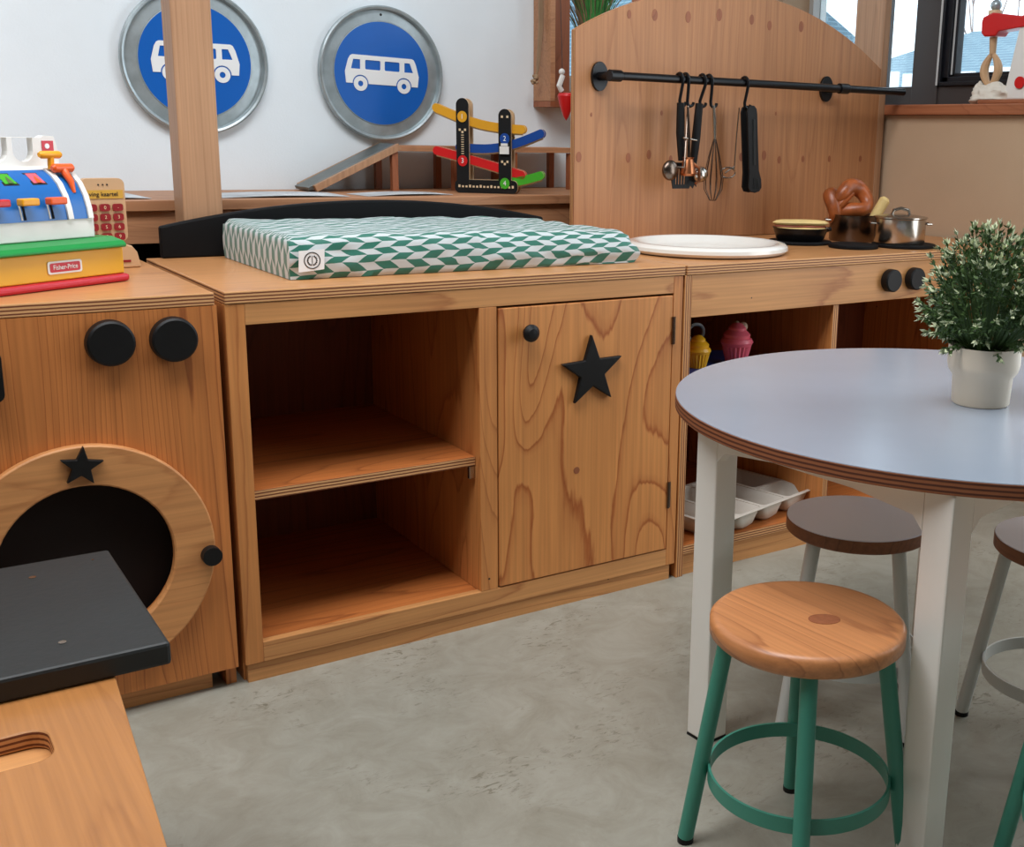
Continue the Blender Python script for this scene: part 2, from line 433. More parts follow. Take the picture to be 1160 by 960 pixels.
def thing(name, label, cat, loc=(0, 0, 0), rz=0., group=None):
    o = bpy.data.objects.new(name, None); COL.objects.link(o)
    o.empty_display_size = .05
    o.location = loc; o.rotation_euler = (0, 0, rz)
    o['label'] = label; o['category'] = cat
    if group: o['group'] = group
    return o
def tag(o, label, cat, group=None):
    o['label'] = label; o['category'] = cat
    if group: o['group'] = group
    return o
def origin(o, loc):
    """move a top-level mesh's origin to loc without moving its shape"""
    loc = Vector(loc); o.data.transform(Matrix.Translation(-loc)); o.location = loc; return o
def struct(o): o['kind'] = 'structure'; return o
def dup(root, loc, rz, label, group=None):
    r = root.copy(); COL.objects.link(r); r.location = loc; r.rotation_euler = (0, 0, rz); r['label'] = label
    if group: r['group'] = group
    for ch in list(root.children):
        c = ch.copy(); COL.objects.link(c); c.parent = r
        for g in list(ch.children):
            d = g.copy(); COL.objects.link(d); d.parent = c
    return r
def rrect(x0, x1, z0, z1, r, n=5):
    pts = []
    for cx, cz, a in ((x1-r, z0+r, -90), (x1-r, z1-r, 0), (x0+r, z1-r, 90), (x0+r, z0+r, 180)):
        for i in range(n+1):
            t = R_(a+90*i/n); pts.append((cx+r*math.cos(t), cz+r*math.sin(t)))
    return pts
def circ(cx, cz, r, n=40, a0=0.):
    return [(cx+r*math.cos(a0+2*PI*i/n), cz+r*math.sin(a0+2*PI*i/n)) for i in range(n)]
def starp(cx, cz, r, ri=.42, rot=0., round_=.0):
    return [(cx+(r if i % 2 == 0 else r*ri)*math.sin(rot+PI*i/5), cz+(r if i % 2 == 0 else r*ri)*math.cos(rot+PI*i/5)) for i in range(10)]
def text(name, body, size, mat, parent, loc, rot, depth=.0004, xs=1.):
    cu = bpy.data.curves.new(name, 'FONT'); cu.body = body; cu.size = size; cu.align_x = 'CENTER'; cu.align_y = 'CENTER'; cu.extrude = depth
    t = bpy.data.objects.new(name+'_tmp', cu); COL.objects.link(t)
    dg = bpy.context.evaluated_depsgraph_get(); me = bpy.data.meshes.new_from_object(t.evaluated_get(dg)); bpy.data.objects.remove(t)
    me.name = name
    me.transform(Matrix.Translation(Vector(loc)) @ Matrix.Rotation(rot[2], 4, 'Z') @ Matrix.Rotation(rot[0], 4, 'X') @ Matrix.Diagonal((xs, 1, 1, 1)))
    me.materials.clear(); me.materials.append(M[mat])
    o = bpy.data.objects.new(name, me); COL.objects.link(o); o.parent = parent
    return o

# ================================================================== CAMERA
F_, PPX, PPY = 1289.61, 718.42, 452.02
yaw, pitch, roll = .6123207, .22791887, .02231584
cp, sp_ = math.cos(pitch), math.sin(pitch)
f = Vector((math.sin(yaw)*cp, math.cos(yaw)*cp, -sp_)); r0 = Vector((math.cos(yaw), -math.sin(yaw), 0)); u0 = r0.cross(f)
rr = r0*math.cos(roll)+u0*math.sin(roll); uu = -r0*math.sin(roll)+u0*math.cos(roll)
cam = bpy.data.cameras.new('camera'); co = bpy.data.objects.new('camera', cam); COL.objects.link(co)
mw = Matrix((rr, uu, -f)).transposed().to_4x4(); mw.translation = Vector((-.52243603, -1.95687287, .9926614))
co.matrix_world = mw
cam.sensor_fit = 'HORIZONTAL'; cam.sensor_width = 36.; cam.lens = 36.*F_/1160.
cam.shift_x = (580-PPX)/1160.; cam.shift_y = (PPY-480)/1160.
cam.clip_start = .02; cam.clip_end = 200
SC.camera = co

# ================================================================== ROOM
WY = 1.12; WX = 2.16; CEIL = 2.75
fl = MB().box(-3.2, 2.5, -4.2, 1.3, -.03, 0.).build('floor', 'floor'); struct(fl)
# back wall, with the window opening behind the arched board
w = MB()
WX0, WZ0, WZ1, WX1 = 1.36, 1.10, 2.35, 2.06
w.box(-3.2, WX0, WY, WY+.16, 0, CEIL); w.box(WX0, 2.36, WY, WY+.16, 0, WZ0); w.box(WX0, 2.36, WY, WY+.16, WZ1, CEIL); w.box(WX1, 2.36, WY, WY+.16, WZ0, WZ1)
struct(w.build('wall_back', 'wall'))
w = MB()
YN = -3.6
w.box(WX, WX+.20, YN-.6, WY, 0, 1.067); w.box(WX, WX+.20, YN-.6, WY, 2.35, CEIL)
w.box(WX, WX+.20, 1.05, WY, 1.067, 2.35); w.box(WX, WX+.20, YN-.6, YN, 1.067, 2.35)
struct(w.build('wall_right', 'wallr'))
# sill of the right window
struct(MB().box(WX-.022, WX+.16, YN, 1.05, 1.068, 1.098).build('trim_1', 'sillw', bevel=.003))
# right window: dark frame with a fixed narrow pane and opening sashes
FX = 2.28
wn = MB()
wn.box(FX, FX+.06, .715, .76, 1.098, 2.35)
wn.box(FX, FX+.06, YN, 1.05, 1.098, 1.158)                 # bottom rail
wn.box(FX, FX+.06, YN, 1.05, 2.27, 2.35)
wn.box(FX-.006, FX+.06, .462, .565, 1.098, 2.35)          # broad mullion beside narrow pane
for y in (-.62, -1.72, -2.82): wn.box(FX-.006, FX+.06, y-.05, y+.05, 1.098, 2.35)
wo = struct(wn.build('window_1', 'winframe', bevel=.003))
MB().box(FX, FX+.06, 1.03, 1.05, 1.098, 2.35).build('corner_jamb', 'winlight', wo)
spans = ((-.57, .462), (-1.67, -.67), (-2.77, -1.77), (YN, -2.87))
for i, (a, b) in enumerate(spans):
    s = MB()
    for k, (t, d) in enumerate(((.014, -.012), (.034, .0), (.048, .012))):
        for (x0, x1, y0, y1, z0, z1) in ((FX+d, FX+d+.03, b-t, b, 1.158, 2.27), (FX+d, FX+d+.03, a, a+t, 1.158, 2.27), (FX+d, FX+d+.03, a, b, 1.158, 1.158+t*.75), (FX+d, FX+d+.03, a, b, 2.27-t, 2.27)):
            s.box(x0, x1, y0, y1, z0, z1)
    sash = s.build('sash', 'winblack', wo, bevel=.002)
    MB().box(FX-.0135, FX-.0105, b-.006, b+.001, 1.158, 2.27).box(FX+.008, FX+.011, b-.041, b-.036, 1.19, 2.24).build('bead', 'winlight', sash)
    MB().box(FX+.03, FX+.034, a+.03, b-.03, 1.18, 2.24).build('pane', 'glass', wo)
MB().box(FX+.03, FX+.034, .565, .715, 1.158, 2.27).build('pane', 'glass', wo)
MB().box(FX+.03, FX+.034, .76, 1.03, 1.158, 2.27).build('pane', 'glass', wo)
# window in the back wall
wn = MB(); yb = WY+.10
WZ0 = 1.12
for a in ((WX0, WX0+.05, WZ0, WZ1), (WX1-.05, WX1, WZ0, WZ1), (WX0, WX1, WZ0, WZ0+.05), (WX0, WX1, WZ1-.05, WZ1)):
    wn.box(a[0], a[1], yb, yb+.06, a[2], a[3])
w2 = struct(wn.build('window_2', 'winlight', bevel=.003))
MB().box(WX0+.05, WX1-.05, yb+.03, yb+.034, WZ0+.05, WZ1-.05).build('pane', 'glass', w2)

# rest of the room shell, out of the photo's view
struct(MB().box(-3.36, 2.36, -4.36, WY+.16, CEIL, CEIL+.1).build('ceiling', 'wall'))
struct(MB().box(-3.36, -3.2, -4.36, WY+.16, 0, CEIL).build('wall_left', 'shell'))
struct(MB().box(-3.2, WX+.20, -4.36, -4.2, 0, CEIL).build('wall_front', 'shell'))
struct(MB().box(WX0+.002, WX1-.002, 1.09, 1.218, 1.101, 1.118).build('trim_2', 'sillw', bevel=.002))
# ================================================================== OUTSIDE
g = struct(MB().box(2.6, 60, -40, 60, -1.2, -1.15).box(-20, 2.6, 1.5, 60, -1.2, -1.15).build('ground', 'snow'))
# long house with a slate roof seen over the sill
h = thing('house', 'house with blue grey tiled roof seen through the right window', 'house', (11, 4, -1.15))
hx = 10.5
MB().box(hx, hx+7, -6, 9.6, -1.15, 1.62).build('wall', 'brickb', h)
rf = MB().add([(hx-.3, -6.3, 1.60), (hx-.3, 9.9, 1.60), (hx+3.4, 9.9, 2.62), (hx+3.4, -6.3, 2.62), (hx+7.3, -6.3, 1.60), (hx+7.3, 9.9, 1.60)], [(0, 1, 2, 3), (3, 2, 5, 4)])
rf.add([(hx-.3, -6.3, 1.5), (hx-.3, 9.9, 1.5), (hx+7.3, 9.9, 1.5), (hx+7.3, -6.3, 1.5)], [(0, 1, 2, 3)])
ro = rf.build('roof', 'tiles', h)
uv = ro.data.uv_layers.new(name='UVMap')
for lp in ro.data.loops:
    v = ro.data.vertices[lp.vertex_index].co; uv.data[lp.index].uv = (v.y, v.z*2.2)
MB().box(hx+1.0, hx+1.5, 3.2, 3.8, 1.9, 2.3).build('dormer', 'white', h)
h2 = thing('house', 'house with steep blue grey gable seen above the arched board', 'house', (8.5, 10, -1.15))
MB().box(7.0, 10.0, 8.1, 13, -1.15, 1.49).build('wall', 'brickb', h2)
gb = MB().prism([(6.8, 3.52), (10.1, 1.87), (10.1, 1.5), (6.8, 1.5)], 'y', 8.0, 13.2).build('roof', 'tiles', h2)
uv = gb.data.uv_layers.new(name='UVMap')
for lp in gb.data.loops:
    v = gb.data.vertices[lp.vertex_index].co; uv.data[lp.index].uv = (v.x, v.z*2.2)
MB().tube([(9.35, 9.0, 1.6), (9.35, 9.0, 2.75)], .05).build('chimney_pipe', 'galvd', h2)
# fence
fe = thing('garden_fence', 'pale picket fence standing in the snow outside the right window', 'fence', (7, 5, -1.15))
fm = MB()
for i in range(41): fm.box(7.0, 7.04, -1+i*.2, -1+i*.2+.13, -1.15, 1.56+.02*math.sin(i*2.1))
fm.box(7.05, 7.09, -1, 7.2, .4, .48).box(7.05, 7.09, -1, 7.2, -.5, -.42)
fm.build('pickets', 'snow', fe)
# bare trees
def tree(x, y, seed, label):
    rnd = random.Random(seed); t = thing('bare_tree', label, 'tree', (x, y, -1.15)); mb = MB()
    def br(p, d, L, r, n):
        q = p+d*L; mb.tube([p, (p+q)/2+Vector((rnd.uniform(-1, 1), rnd.uniform(-1, 1), 0))*L*.06, q], [r, r*.8, r*.6], 5)
        if n:
            for _ in range(3):
                dd = (d+Vector((rnd.uniform(-.7, .7), rnd.uniform(-.7, .7), rnd.uniform(-.1, .5)))).normalized(); br(q, dd, L*.72, r*.6, n-1)
    br(Vector((x, y, -1.15)), Vector((0, 0, 1)), 2.1, .05, 5); mb.build('branches', 'trunk', t)
tree(19, 9.5, 1, 'bare leafless tree behind the tiled roof, nearest the window mullion')
tree(19.5, 6.2, 2, 'bare leafless tree behind the tiled roof, nearest the toy mixer')
tree(16.5, 11.5, 3, 'bare leafless tree seen above the arched board between its posts')

# ================================================================== TOY WASHING MACHINE (left unit)
X0, X1, H = -.72, -.010, .72
t = thing('play_washing_machine', 'wooden play washing machine cabinet with round black-windowed door', 'cabinet', (-.36, .28, 0))
MB().box(X0, X1-.003, -.0, .57, H-.021, H, 0, 1, 'z').build('top', ['pine_top', 'edge_z'], t, bevel=.0015)
cx, cz = -.243, .287
MB().prism([(X0, .038), (X1, .038), (X1, H-.022), (X0, H-.022)], 'y', 0., .018, holes=[circ(cx, cz, .142, 48)]).build('front_panel', 'pine_zf', t)
MB().box(X1-.018, X1, .019, .57, .0, H-.022).build('side_panel', 'pine_zf', t)
MB().box(X0, X0+.018, .019, .57, .0, H-.022).build('side_panel', 'pine_zf', t)
MB().box(X0+.019, X1-.019, .55, .57, .0, H-.022).build('back_panel', 'pine_zf', t)
MB().box(X0+.019, X1-.042, .022, .04, .0, .037).build('kickboard', 'pine_x', t)
MB().disc((cx, .030, cz), .16, .012, 'y', 48).build('drum_disc', 'dark', t)
d = MB().prism(circ(cx, cz, .202, 72), 'y', -.019, -.0005, 0, 0, holes=[circ(cx, cz, .135, 60)]).build('door_ring', 'pine_ring', t, smooth=True, bevel=.003, ang=50)
MB().prism(starp(cx+.002, .457, .034, rot=R_(8)), 'y', -.030, -.0192).build('star_emblem', 'black', d, bevel=.0015)
MB().prism(circ(cx+.192, .269, .0165, 24), 'y', -.036, -.0192).build('knob', 'black', d, bevel=.004)
def knob(cx, cz, r, p, h=.022):
    return MB().lathe([(1e-5, 0), (r*.93, 0), (r, -.003), (r*.97, -h+.003), (r*.88, -h), (1e-5, -h)], (cx, -.0005, cz), 36, 0, 'y').build('knob', 'black', p, smooth=True)
knob(-.181, .650, .0375, t); knob(-.084, .648, .0375, t)
MB().prism(rrect(-.375, -.338, .575, .655, .012), 'y', -.03, -.0005).build('handle', 'black', t, bevel=.004)

# ================================================================== OPEN SHELF UNIT WITH STAR DOOR (middle)
W = .975; A = .003
t = thing('play_cabinet', 'wooden play cabinet with two open shelves and a black star door', 'cabinet', (.49, .28, 0))
MB().box(A, W+.004, -.002, .57, H-.021, H, 0, 1, 'z').build('top', ['pine_top', 'edge_z'], t, bevel=.0015)
zt, zb = H-.022, .036
for x0_, x1_ in ((A, .036), (.481, .5195), (.9505, W)): MB().box(x0_, x1_, 0, .018, zb if x0_ != .481 else .075, zt if x0_ != .481 else .6605).build('stile', 'pine_z', t, bevel=.0008)
MB().box(.0362, .9503, 0, .018, .661, zt).build('top_rail', 'pine_x', t, bevel=.0008)
MB().box(.0362, .9503, 0, .018, zb, .0745).build('bottom_rail', 'pine_x', t, bevel=.0008)
MB().box(A, A+.018, .019, .57, 0, zt).build('side_panel', 'pine_z', t)
MB().box(W-.018, W, .019, .57, 0, zt).build('side_panel', 'pine_z', t)
MB().box(.482, .500, .019, .55, .073, zt).build('divider', 'pine_z', t)
MB().box(A+.019, W-.019, .551, .57, .0, zt).build('back_panel', 'pine_shade', t)
MB().box(A+.019, W-.019, .019, .55, .052, .072, 0, 1, 'z').build('bottom_panel', ['pine_xs', 'edge_z'], t)
MB().box(A+.019, .4815, .022, .55, .338, .357, 0, 1, 'z').build('shelf', ['pine_xs', 'edge_z'], t, bevel=.001)
MB().box(.468, .4815, .023, .030, .312, .337).build('shelf_peg', 'steel', t)
MB().box(A+.004, W-.012, .004, .018, 0, .034).build('kickboard', 'pine_x', t)
d = MB().box(.5225, .9475, -.002, .016, .0775, .6565).build('door', 'pine_z2', t, bevel=.0015)
MB().prism(starp(.737, .512, .0775, .40, R_(-2)), 'y', -.014, -.0025).build('star_emblem', 'black', d, bevel=.002)
MB().lathe([(1e-5, -.032), (.010, -.031), (.0175, -.024), (.0175, -.019), (.010, -.010), (.008, -.0021), (1e-5, -.0021)], (.585, 0, .606), 24, 0, 'y').build('knob', 'black', d, smooth=True)
for z in (.55, .175):
    MB().tube([(.949, -.003, z), (.949, -.003, z+.06)], .004, 8).box(.951, .956, -.0025, -.0004, z, z+.06).build('hinge', 'darksteel', t, smooth=True)
# long knot figure on the door
kn = MB().prism([(x, z) for x, z in circ(.706, .300, .0075, 16)], 'y', -.0026, -.0021).build('wood_knot', 'redwood', d)
# black curved back rest on the top
def arc_top(x, x0, x1, ze, zm): 
    q = (x-(x0+x1)/2)/((x1-x0)/2); return ze+(zm-ze)*(1-abs(q)**2.0)
px = [.030+(.915)*i/40 for i in range(41)]
poly = [(.030, H), (.945, H)]+[(x, arc_top(x, .03, .945, .786, .834)) for x in reversed(px)]
MB().prism(poly, 'y', .548, .569).build('back_rail', 'blackboard', t, bevel=.004)

# ================================================================== SINK AND STOVE UNIT (right)
S0, S1 = .979, 2.14
t = thing('play_kitchen_unit', 'wooden play kitchen unit with sink, stove knobs and arched back board', 'kitchen unit', (1.55, .28, 0))
MB().box(S0+.004, S1, -.004, .57, H-.021, H, 0, 1, 'z').build('worktop', ['pine_top', 'edge_z'], t, bevel=.0015)
MB().box(S0, S0+.019, -.002, .57, 0, zt, 0, 1, 'x').build('side_panel', ['pine_z', 'edge_x'], t, bevel=.001)
MB().box(S1-.018, S1, .0, .57, 0, zt, 0, 1, 'x').build('side_panel', ['pine_z', 'edge_x'], t)
rail = MB().box(S0+.020, S1-.019, .0, .018, .604, zt).build('front_rail', 'pine_x', t, bevel=.001)
for x in (1.617, 1.703, 1.90, 1.985):
    MB().lathe([(1e-5, 0), (.027, 0), (.0285, -.003), (.028, -.019), (.025, -.022), (1e-5, -.022)], (x, -.0005, .654), 32, 0, 'y').build('knob', 'black', rail, smooth=True)
MB().box(1.437, 1.455, .004, .55, .075, .603, 0, 1, 'x').build('divider', ['pine_z', 'edge_x'], t)
MB().box(S0+.020, S1-.019, .551, .569, .0, zt).build('back_panel', 'pine_shade', t)
MB().box(S0+.020, S1-.019, -.001, .55, .054, .074, 0, 1, 'z').build('bottom_shelf', ['pine_xs', 'edge_z'], t)
MB().box(S0+.020, 1.436, .01, .55, .43, .445, 0, 1, 'z').build('middle_shelf', ['pine_xs', 'edge_z'], t)
MB().box(S0+.020, S1-.019, .006, .022, 0, .052).build('kickboard', 'pine_x', t)
# arched board
bx0, bx1 = 1.030, 2.112
def archz(x):
    q = (x-1.535)/.51
    return 1.372-.132*abs(q)**2.15
ax = [bx0+(bx1-bx0)*i/48 for i in range(49)]
bd = MB().prism([(bx0, H+.001), (bx1, H+.001)]+[(x, archz(x)) for x in reversed(ax)], 'y', .5415, .5595, 0, 1).build('arched_board', ['pine_board', 'edge_y'], t, bevel=.001)
for i, (x, z, r) in enumerate([(1.044, .935, .010), (1.196, .934, .0095), (1.262, .943, .009), (1.334, .932, .007), (1.579, .939, .009), (1.663, .944, .010), (1.721, .932, .008), (1.813, .935, .007), (1.919, .936, .007), (2.048, .937, .007), (1.19, 1.29, .008), (1.27, 1.294, .011), (1.378, 1.297, .011), (1.482, 1.31, .012), (1.596, 1.306, .010), (1.661, 1.295, .0095), (1.779, 1.300, .011), (1.30, 1.05, .005), (1.70, 1.06, .004), (1.08, 1.04, .004)]):
    MB().prism([(x+r*.8*math.cos(a), z+r*1.35*math.sin(a)) for a in [2*PI*k/14 for k in range(14)]], 'y', .5408, .5414).build('wood_plug', 'redwood', bd)
MB().box(2.112, 2.139, .541, .66, H+.001, CEIL-.3).build('post', ['beech'], t, bevel=.002)
MB().box(1.24, 1.285, .5605, .605, H+.001, CEIL-.3).build('post', 'redwood', t, bevel=.002)
MB().box(1.645, 1.69, .5605, .605, H+.001, CEIL-.3).build('post', 'redwood', t, bevel=.002)
# sink basin
sx, sy = 1.212, .222
sk = MB().lathe([(.150, H+.0005), (.190, H+.003), (.198, H+.010), (.197, H+.018), (.190, H+.024), (.176, H+.026), (.168, H+.023), (.158, H+.010), (.14, H+.004), (.08, H+.0015), (1e-5, H+.0015)], (sx, sy, 0), 64)
sk.build('sink_basin', 'porcelain', t, smooth=True)
for (x, y, r, z1) in ((1.592, .30, .084, .008), (1.637, .147, .064, .010), (1.790, .115, .083, .009)):
    MB().disc((x, y, H+.0002), r, z1, 'z', 40, bev=.002).build('hotplate', 'blackboard', t, smooth=True)
# towel rail of black pipe
RY, RZ = .468, 1.134
rl = MB().tube([(1.085, RY, RZ), (2.135, RY, RZ)], .0105, 14).build('utensil_rail', 'blackmetal', t, smooth=True)
for x in (1.10, 1.885):
    b = MB().prism([(x+.024*math.cos(a), RZ+.036*math.sin(a)) for a in [2*PI*k/28 for k in range(28)]], 'y', .532, .541)
    b.tube([(x, .532, RZ), (x, RY, RZ)], .011, 12); b.tube([(x-.016, RY, RZ), (x+.018, RY, RZ)], .0145, 16)
    b.build('bracket', 'blackmetal', rl, smooth=True, bevel=.0015)

# ================================================================== POST AND LONG SHELF BEHIND
po = thing('wooden_post', 'tall square pale wooden post standing behind the play cabinets', 'post', (.13, .63, 0))
MB().box(.089, .171, .592, .668, 0, CEIL-.3).build('shaft', 'beech', po, bevel=.003)
sb = thing('long_low_shelf', 'long low wooden shelf running along the white wall behind the cabinets', 'shelf', (.0, .9, 0))
MB().box(-1.2, 1.84, .72, 1.118, .806, .830).build('top', 'shelfw', sb, bevel=.002)
MB().box(-1.2, 1.84, .733, .75, .735, .805).build('apron', 'shelfw', sb)
for x in (-1.19, .95, 1.81): MB().box(x, x+.022, .752, 1.11, 0, .805).build('side_panel', 'shelfw', sb)
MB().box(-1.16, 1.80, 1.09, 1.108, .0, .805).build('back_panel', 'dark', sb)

# papers on the shelf
for i, (x0, x1, y0, y1, a, lab) in enumerate(((-.16, .06, .76, .98, .04, 'printed paper sheet lying on the shelf left of the post'), (.22, .52, .75, .93, -.05, 'printed paper sheet lying on the shelf right of the post'), (.56, .80, .76, .88, .08, 'printed paper sheet lying on the shelf below the wooden ramp'))):
    m = MB(); cxp, cyp = (x0+x1)/2, (y0+y1)/2; nx = 12
    vs = []; 
    for zt_ in (0, .0008):
        for i_ in range(nx+1):
            for yy in (y0, y1):
                xx = x0+(x1-x0)*i_/nx; vs.append((xx-cxp, yy-cyp, zt_+.004*abs(math.sin(3.0*i_/nx))))
    fs = []
    for i_ in range(nx):
        a_ = 2*i_; fs.append((a_, a_+1, a_+3, a_+2)); b_ = a_+2*(nx+1); fs.append((b_, b_+2, b_+3, b_+1))
        fs.append((a_, a_+2, b_+2, b_)); fs.append((a_+1, b_+1, b_+3, a_+3))
    fs += [(0, 2*(nx+1), 2*(nx+1)+1, 1), (2*nx, 2*nx+1, 4*nx+3, 4*nx+2)]
    m.add(vs, fs); m.xf(Matrix.Rotation(a, 4, 'Z'))
    o = m.build('paper_sheet', 'paper'); o.location = (cxp, cyp, .8305); tag(o, lab, 'paper')

# wooden ramp (toy road bridge) on the shelf
rp = thing('wooden_toy_ramp', 'wooden toy ramp bridge with posts standing against the white wall', 'toy', (.72, 1.0, .83))
def slat(mb, x0, z0, x1, z1, y0, y1, th, m=0):
    d = Vector((x1-x0, 0, z1-z0)).normalized(); n = Vector((-d.z, 0, d.x))*th
    a, b = Vector((x0, 0, z0)), Vector((x1, 0, z1))
    q = [a, b, b+n, a+n]; return mb.prism([(v.x, v.z) for v in q], 'y', y0, y1, m)
m = MB(); slat(m, .50, .833, .742, .948, .985, 1.09, .009); m.build('ramp_board', 'galvd', rp, bevel=.001)
for y in (.975, 1.098):
    m = MB(); slat(m, .515, .8305, .75, .940, y-.008, y+.008, .018); m.build('side_rail', 'beech', rp, bevel=.001)
MB().box(.742, 1.31, .968, 1.105, .936, .951).build('deck', 'shelfw', rp, bevel=.001)
for x in (.725, .905, 1.09, 1.28):
    for y in (.972, 1.085): MB().box(x, x+.017, y, y+.017, .8305, .935).build('post', 'redwood', rp)

# ================================================================== BUS SIGNS
def sign(cx, cz, label, rot=0.):
    y = WY-.001
    t = thing('bus_sign', label, 'sign', (cx, y, cz), 0, 'round blue bus signs on the white wall')
    R1 = .1785
    MB().lathe([(R1-.004, 0), (R1, -.006), (R1, -.020), (R1-.004, -.023), (R1-.009, -.021), (R1-.011, -.010), (R1-.012, -.008), (.139, -.011), (.137, -.014), (.135, -.0145)], (0, 0, 0), 80, 0, 'y').build('rim', 'galv', t, smooth=True, world=False)
    MB().disc((0, -.0145, 0), .136, .012, 'y', 80).build('disc', 'blue', t, world=False)
    MB().disc((.002, -.0105, .155), .0035, .003, 'y', 12).build('screw', 'ink', t, world=False)
    body = []
    # bus outline, front to the left
    w2, hb, ht = .099, -.030, .045
    pts = [(-.104, hb), (-.107, .000), (-.098, .032), (-.092, ht-.003), (-.086, ht), (.086, ht), (.092, ht-.003), (.098, .030), (.107, -.002), (.104, hb)]
    lower = []
    def archp(c, r):
        return [(c+r*math.cos(a), hb+r*math.sin(a)) for a in [PI*k/10 for k in range(11)]]
    path = pts + archp(.063, .023) + archp(-.063, .023)
    wins = [[(-.090, .008), (-.084, .033), (-.064, .033), (-.064, .008)], rrect(-.050, -.006, .008, .033, .003, 2), rrect(.006, .050, .008, .033, .003, 2), [(.064, .008), (.064, .033), (.080, .033), (.090, .008)]]
    bus = MB().prism(path, 'y', -.0165, -.0146, holes=wins)
    for c in (-.063, .063):
        bus.prism(circ(c, hb, .0195, 28), 'y', -.0165, -.0146, holes=[circ(c, hb, .0075, 16)])
    if rot: bus.xf(Matrix.Rotation(rot, 4, 'Y'))
    bus.build('bus_pictogram', 'signwhite', t, world=False)
    return t
sign(.266, 1.148, 'round blue bus sign with galvanised rim, half hidden behind the pale post')
sign(.759, 1.141, 'round blue bus sign with galvanised rim, fully visible above the toy ramp', R_(1.5))

# ================================================================== ZIGZAG RACE TOY
z0 = .8305
t = thing('zigzag_car_racer', 'black wooden zigzag ramp toy with yellow, blue, red and green tracks', 'toy', (.95, .85, z0))
def upright(x, zt_, y):
    return rrect(x-.019, x+.019, z0+.012, zt_, .0185, 8)
for y, mt in ((.815, 'black'), (.862, 'toywood')):
    o = MB()
    o.prism(rrect(.855, 1.045, z0, z0+.035, .014, 5), 'y', y, y+.012, 0, 1)
    o.prism(upright(.880, 1.078, y), 'y', y-.0005, y+.0125, 0, 1); o.prism(upright(1.007, 1.052, y), 'y', y-.0005, y+.0125, 0, 1)
    o.build('upright_frame', [mt, 'cream'], t)
def track(name, pts, mat):
    # curved bar: pts list of (x,z) centreline, half height .011
    n = len(pts); top = []; bot = []
    for i, (x, z) in enumerate(pts):
        a = Vector(pts[min(i+1, n-1)])-Vector(pts[max(i-1, 0)]); a.normalize(); nn = Vector((-a.y, a.x))*.0115
        top.append((x+nn.x, z+nn.y)); bot.append((x-nn.x, z-nn.y))
    def capp(i, sgn):
        a = (Vector(pts[i])-Vector(pts[i-sgn if i else 1])).normalized()
        base = math.atan2(a.y, a.x)
        return [(pts[i][0]+.0115*math.cos(base+w), pts[i][1]+.0115*math.sin(base+w)) for w in [R_(-75+25*k) for k in range(7)]]
    poly = bot + capp(n-1, 1) + list(reversed(top)) + capp(0, 1)
    o = MB().prism(poly, 'y', .8280, .8350, 0, 1)
    o.prism(poly, 'y', .854, .861, 0, 1).prism([(p[0], p[1]) for p in bot+[(q[0], q[1]-.018) for q in reversed(top)]] if False else [(x, z-.004) for x, z in bot]+[(x, z+.004) for x, z in reversed(bot)], 'y', .8350, .854, 1)
    return o.build('track', [mat, 'cream'], t)
def curve(x0, z0_, x1, z1, sag, n=10):
    return [(x0+(x1-x0)*i/n, z0_+(z1-z0_)*i/n-sag*math.sin(PI*i/n)) for i in range(n+1)]
track('y', curve(.797, 1.052, 1.055, 1.000, .014), 'toyyel')
track('b', curve(.866, .950, 1.112, .990, .018), 'toyblue')
track('r', curve(.797, .940, 1.055, .880, -.002), 'toyred')
track('g', curve(.99, .858, 1.110, .880, .004), 'toygreen')
def badge(x, z, mat, ch):
    b = MB().disc((x, .8115, z), .0145, .0025, 'y', 24).build('badge', mat, t)
    text('numeral', ch, .019, 'signwhite', t, (x-.95, .8105-.85, z-z0), (R_(90), 0, 0))
badge(.880, 1.030, 'toyyel', '1'); badge(1.007, .975, 'toyblue', '2'); badge(.880, .915, 'toyred', '3'); badge(1.007, .858, 'toygreen', '4')
for (x, z) in [(.872, .996), (.880, .990), (.888, .996), (.999, .915), (1.007, .909), (1.015, .915), (.999, 1.032), (1.015, 1.032)]: MB().box(x-.003, x+.003, .8135, .8144, z-.003, z+.003).build('chequer_mark', 'cream', t)
for k in range(9): MB().box(.876, .884, .8135, .8144, .934+k*.006-.001, .934+k*.006+.001).build('dash_mark', 'cream', t)
for k in range(16): MB().box(.866+k*.0108, .872+k*.0108, .8135, .8144, .845, .850+.002*(k % 3 == 0)).build('letter_mark', 'cream', t)
m = MB().box(.993, 1.021, .805, .8140, .935, .955).box(.997, 1.017, .805, .8140, .956, .963).build('toy_car', 'white', t)
m['label'] = 'small white toy car'

t.rotation_euler = (0, 0, R_(-40)); t.scale = (.90, .90, 1)
# ================================================================== WALL BOX, HANGING BITS, GRASS PLANT
t = thing('wooden_wall_box', 'reddish wooden open box fixed to the wall left of the arched board', 'wall box', (1.42, 1.05, 1.08))
b0 = 1.244
MB().box(b0, b0+.016, 1.02, 1.119, 1.085, 1.9).build('side_panel', 'shelfw', t)
MB().box(b0, 1.358, 1.02, 1.119, 1.068, 1.084).build('bottom_panel', 'redwood', t)
MB().box(b0+.017, 1.358, 1.100, 1.119, 1.085, 1.9).build('back_panel', 'redwood', t)
o = MB()
for k in range(5): o.tube([(1.222+.004*k, 1.06, 1.7), (1.226+.003*k, 1.055, 1.3), (1.215+.002*k, 1.05, 1.155+.006*k)], .0022, 6)
o.ball((1.213, 1.05, 1.15), .008, .008, .010)
for k in range(9): o.ball((1.213+random.uniform(-.012, .012), 1.05+random.uniform(-.008, .008), 1.143+random.uniform(-.01, .012)), .0045)
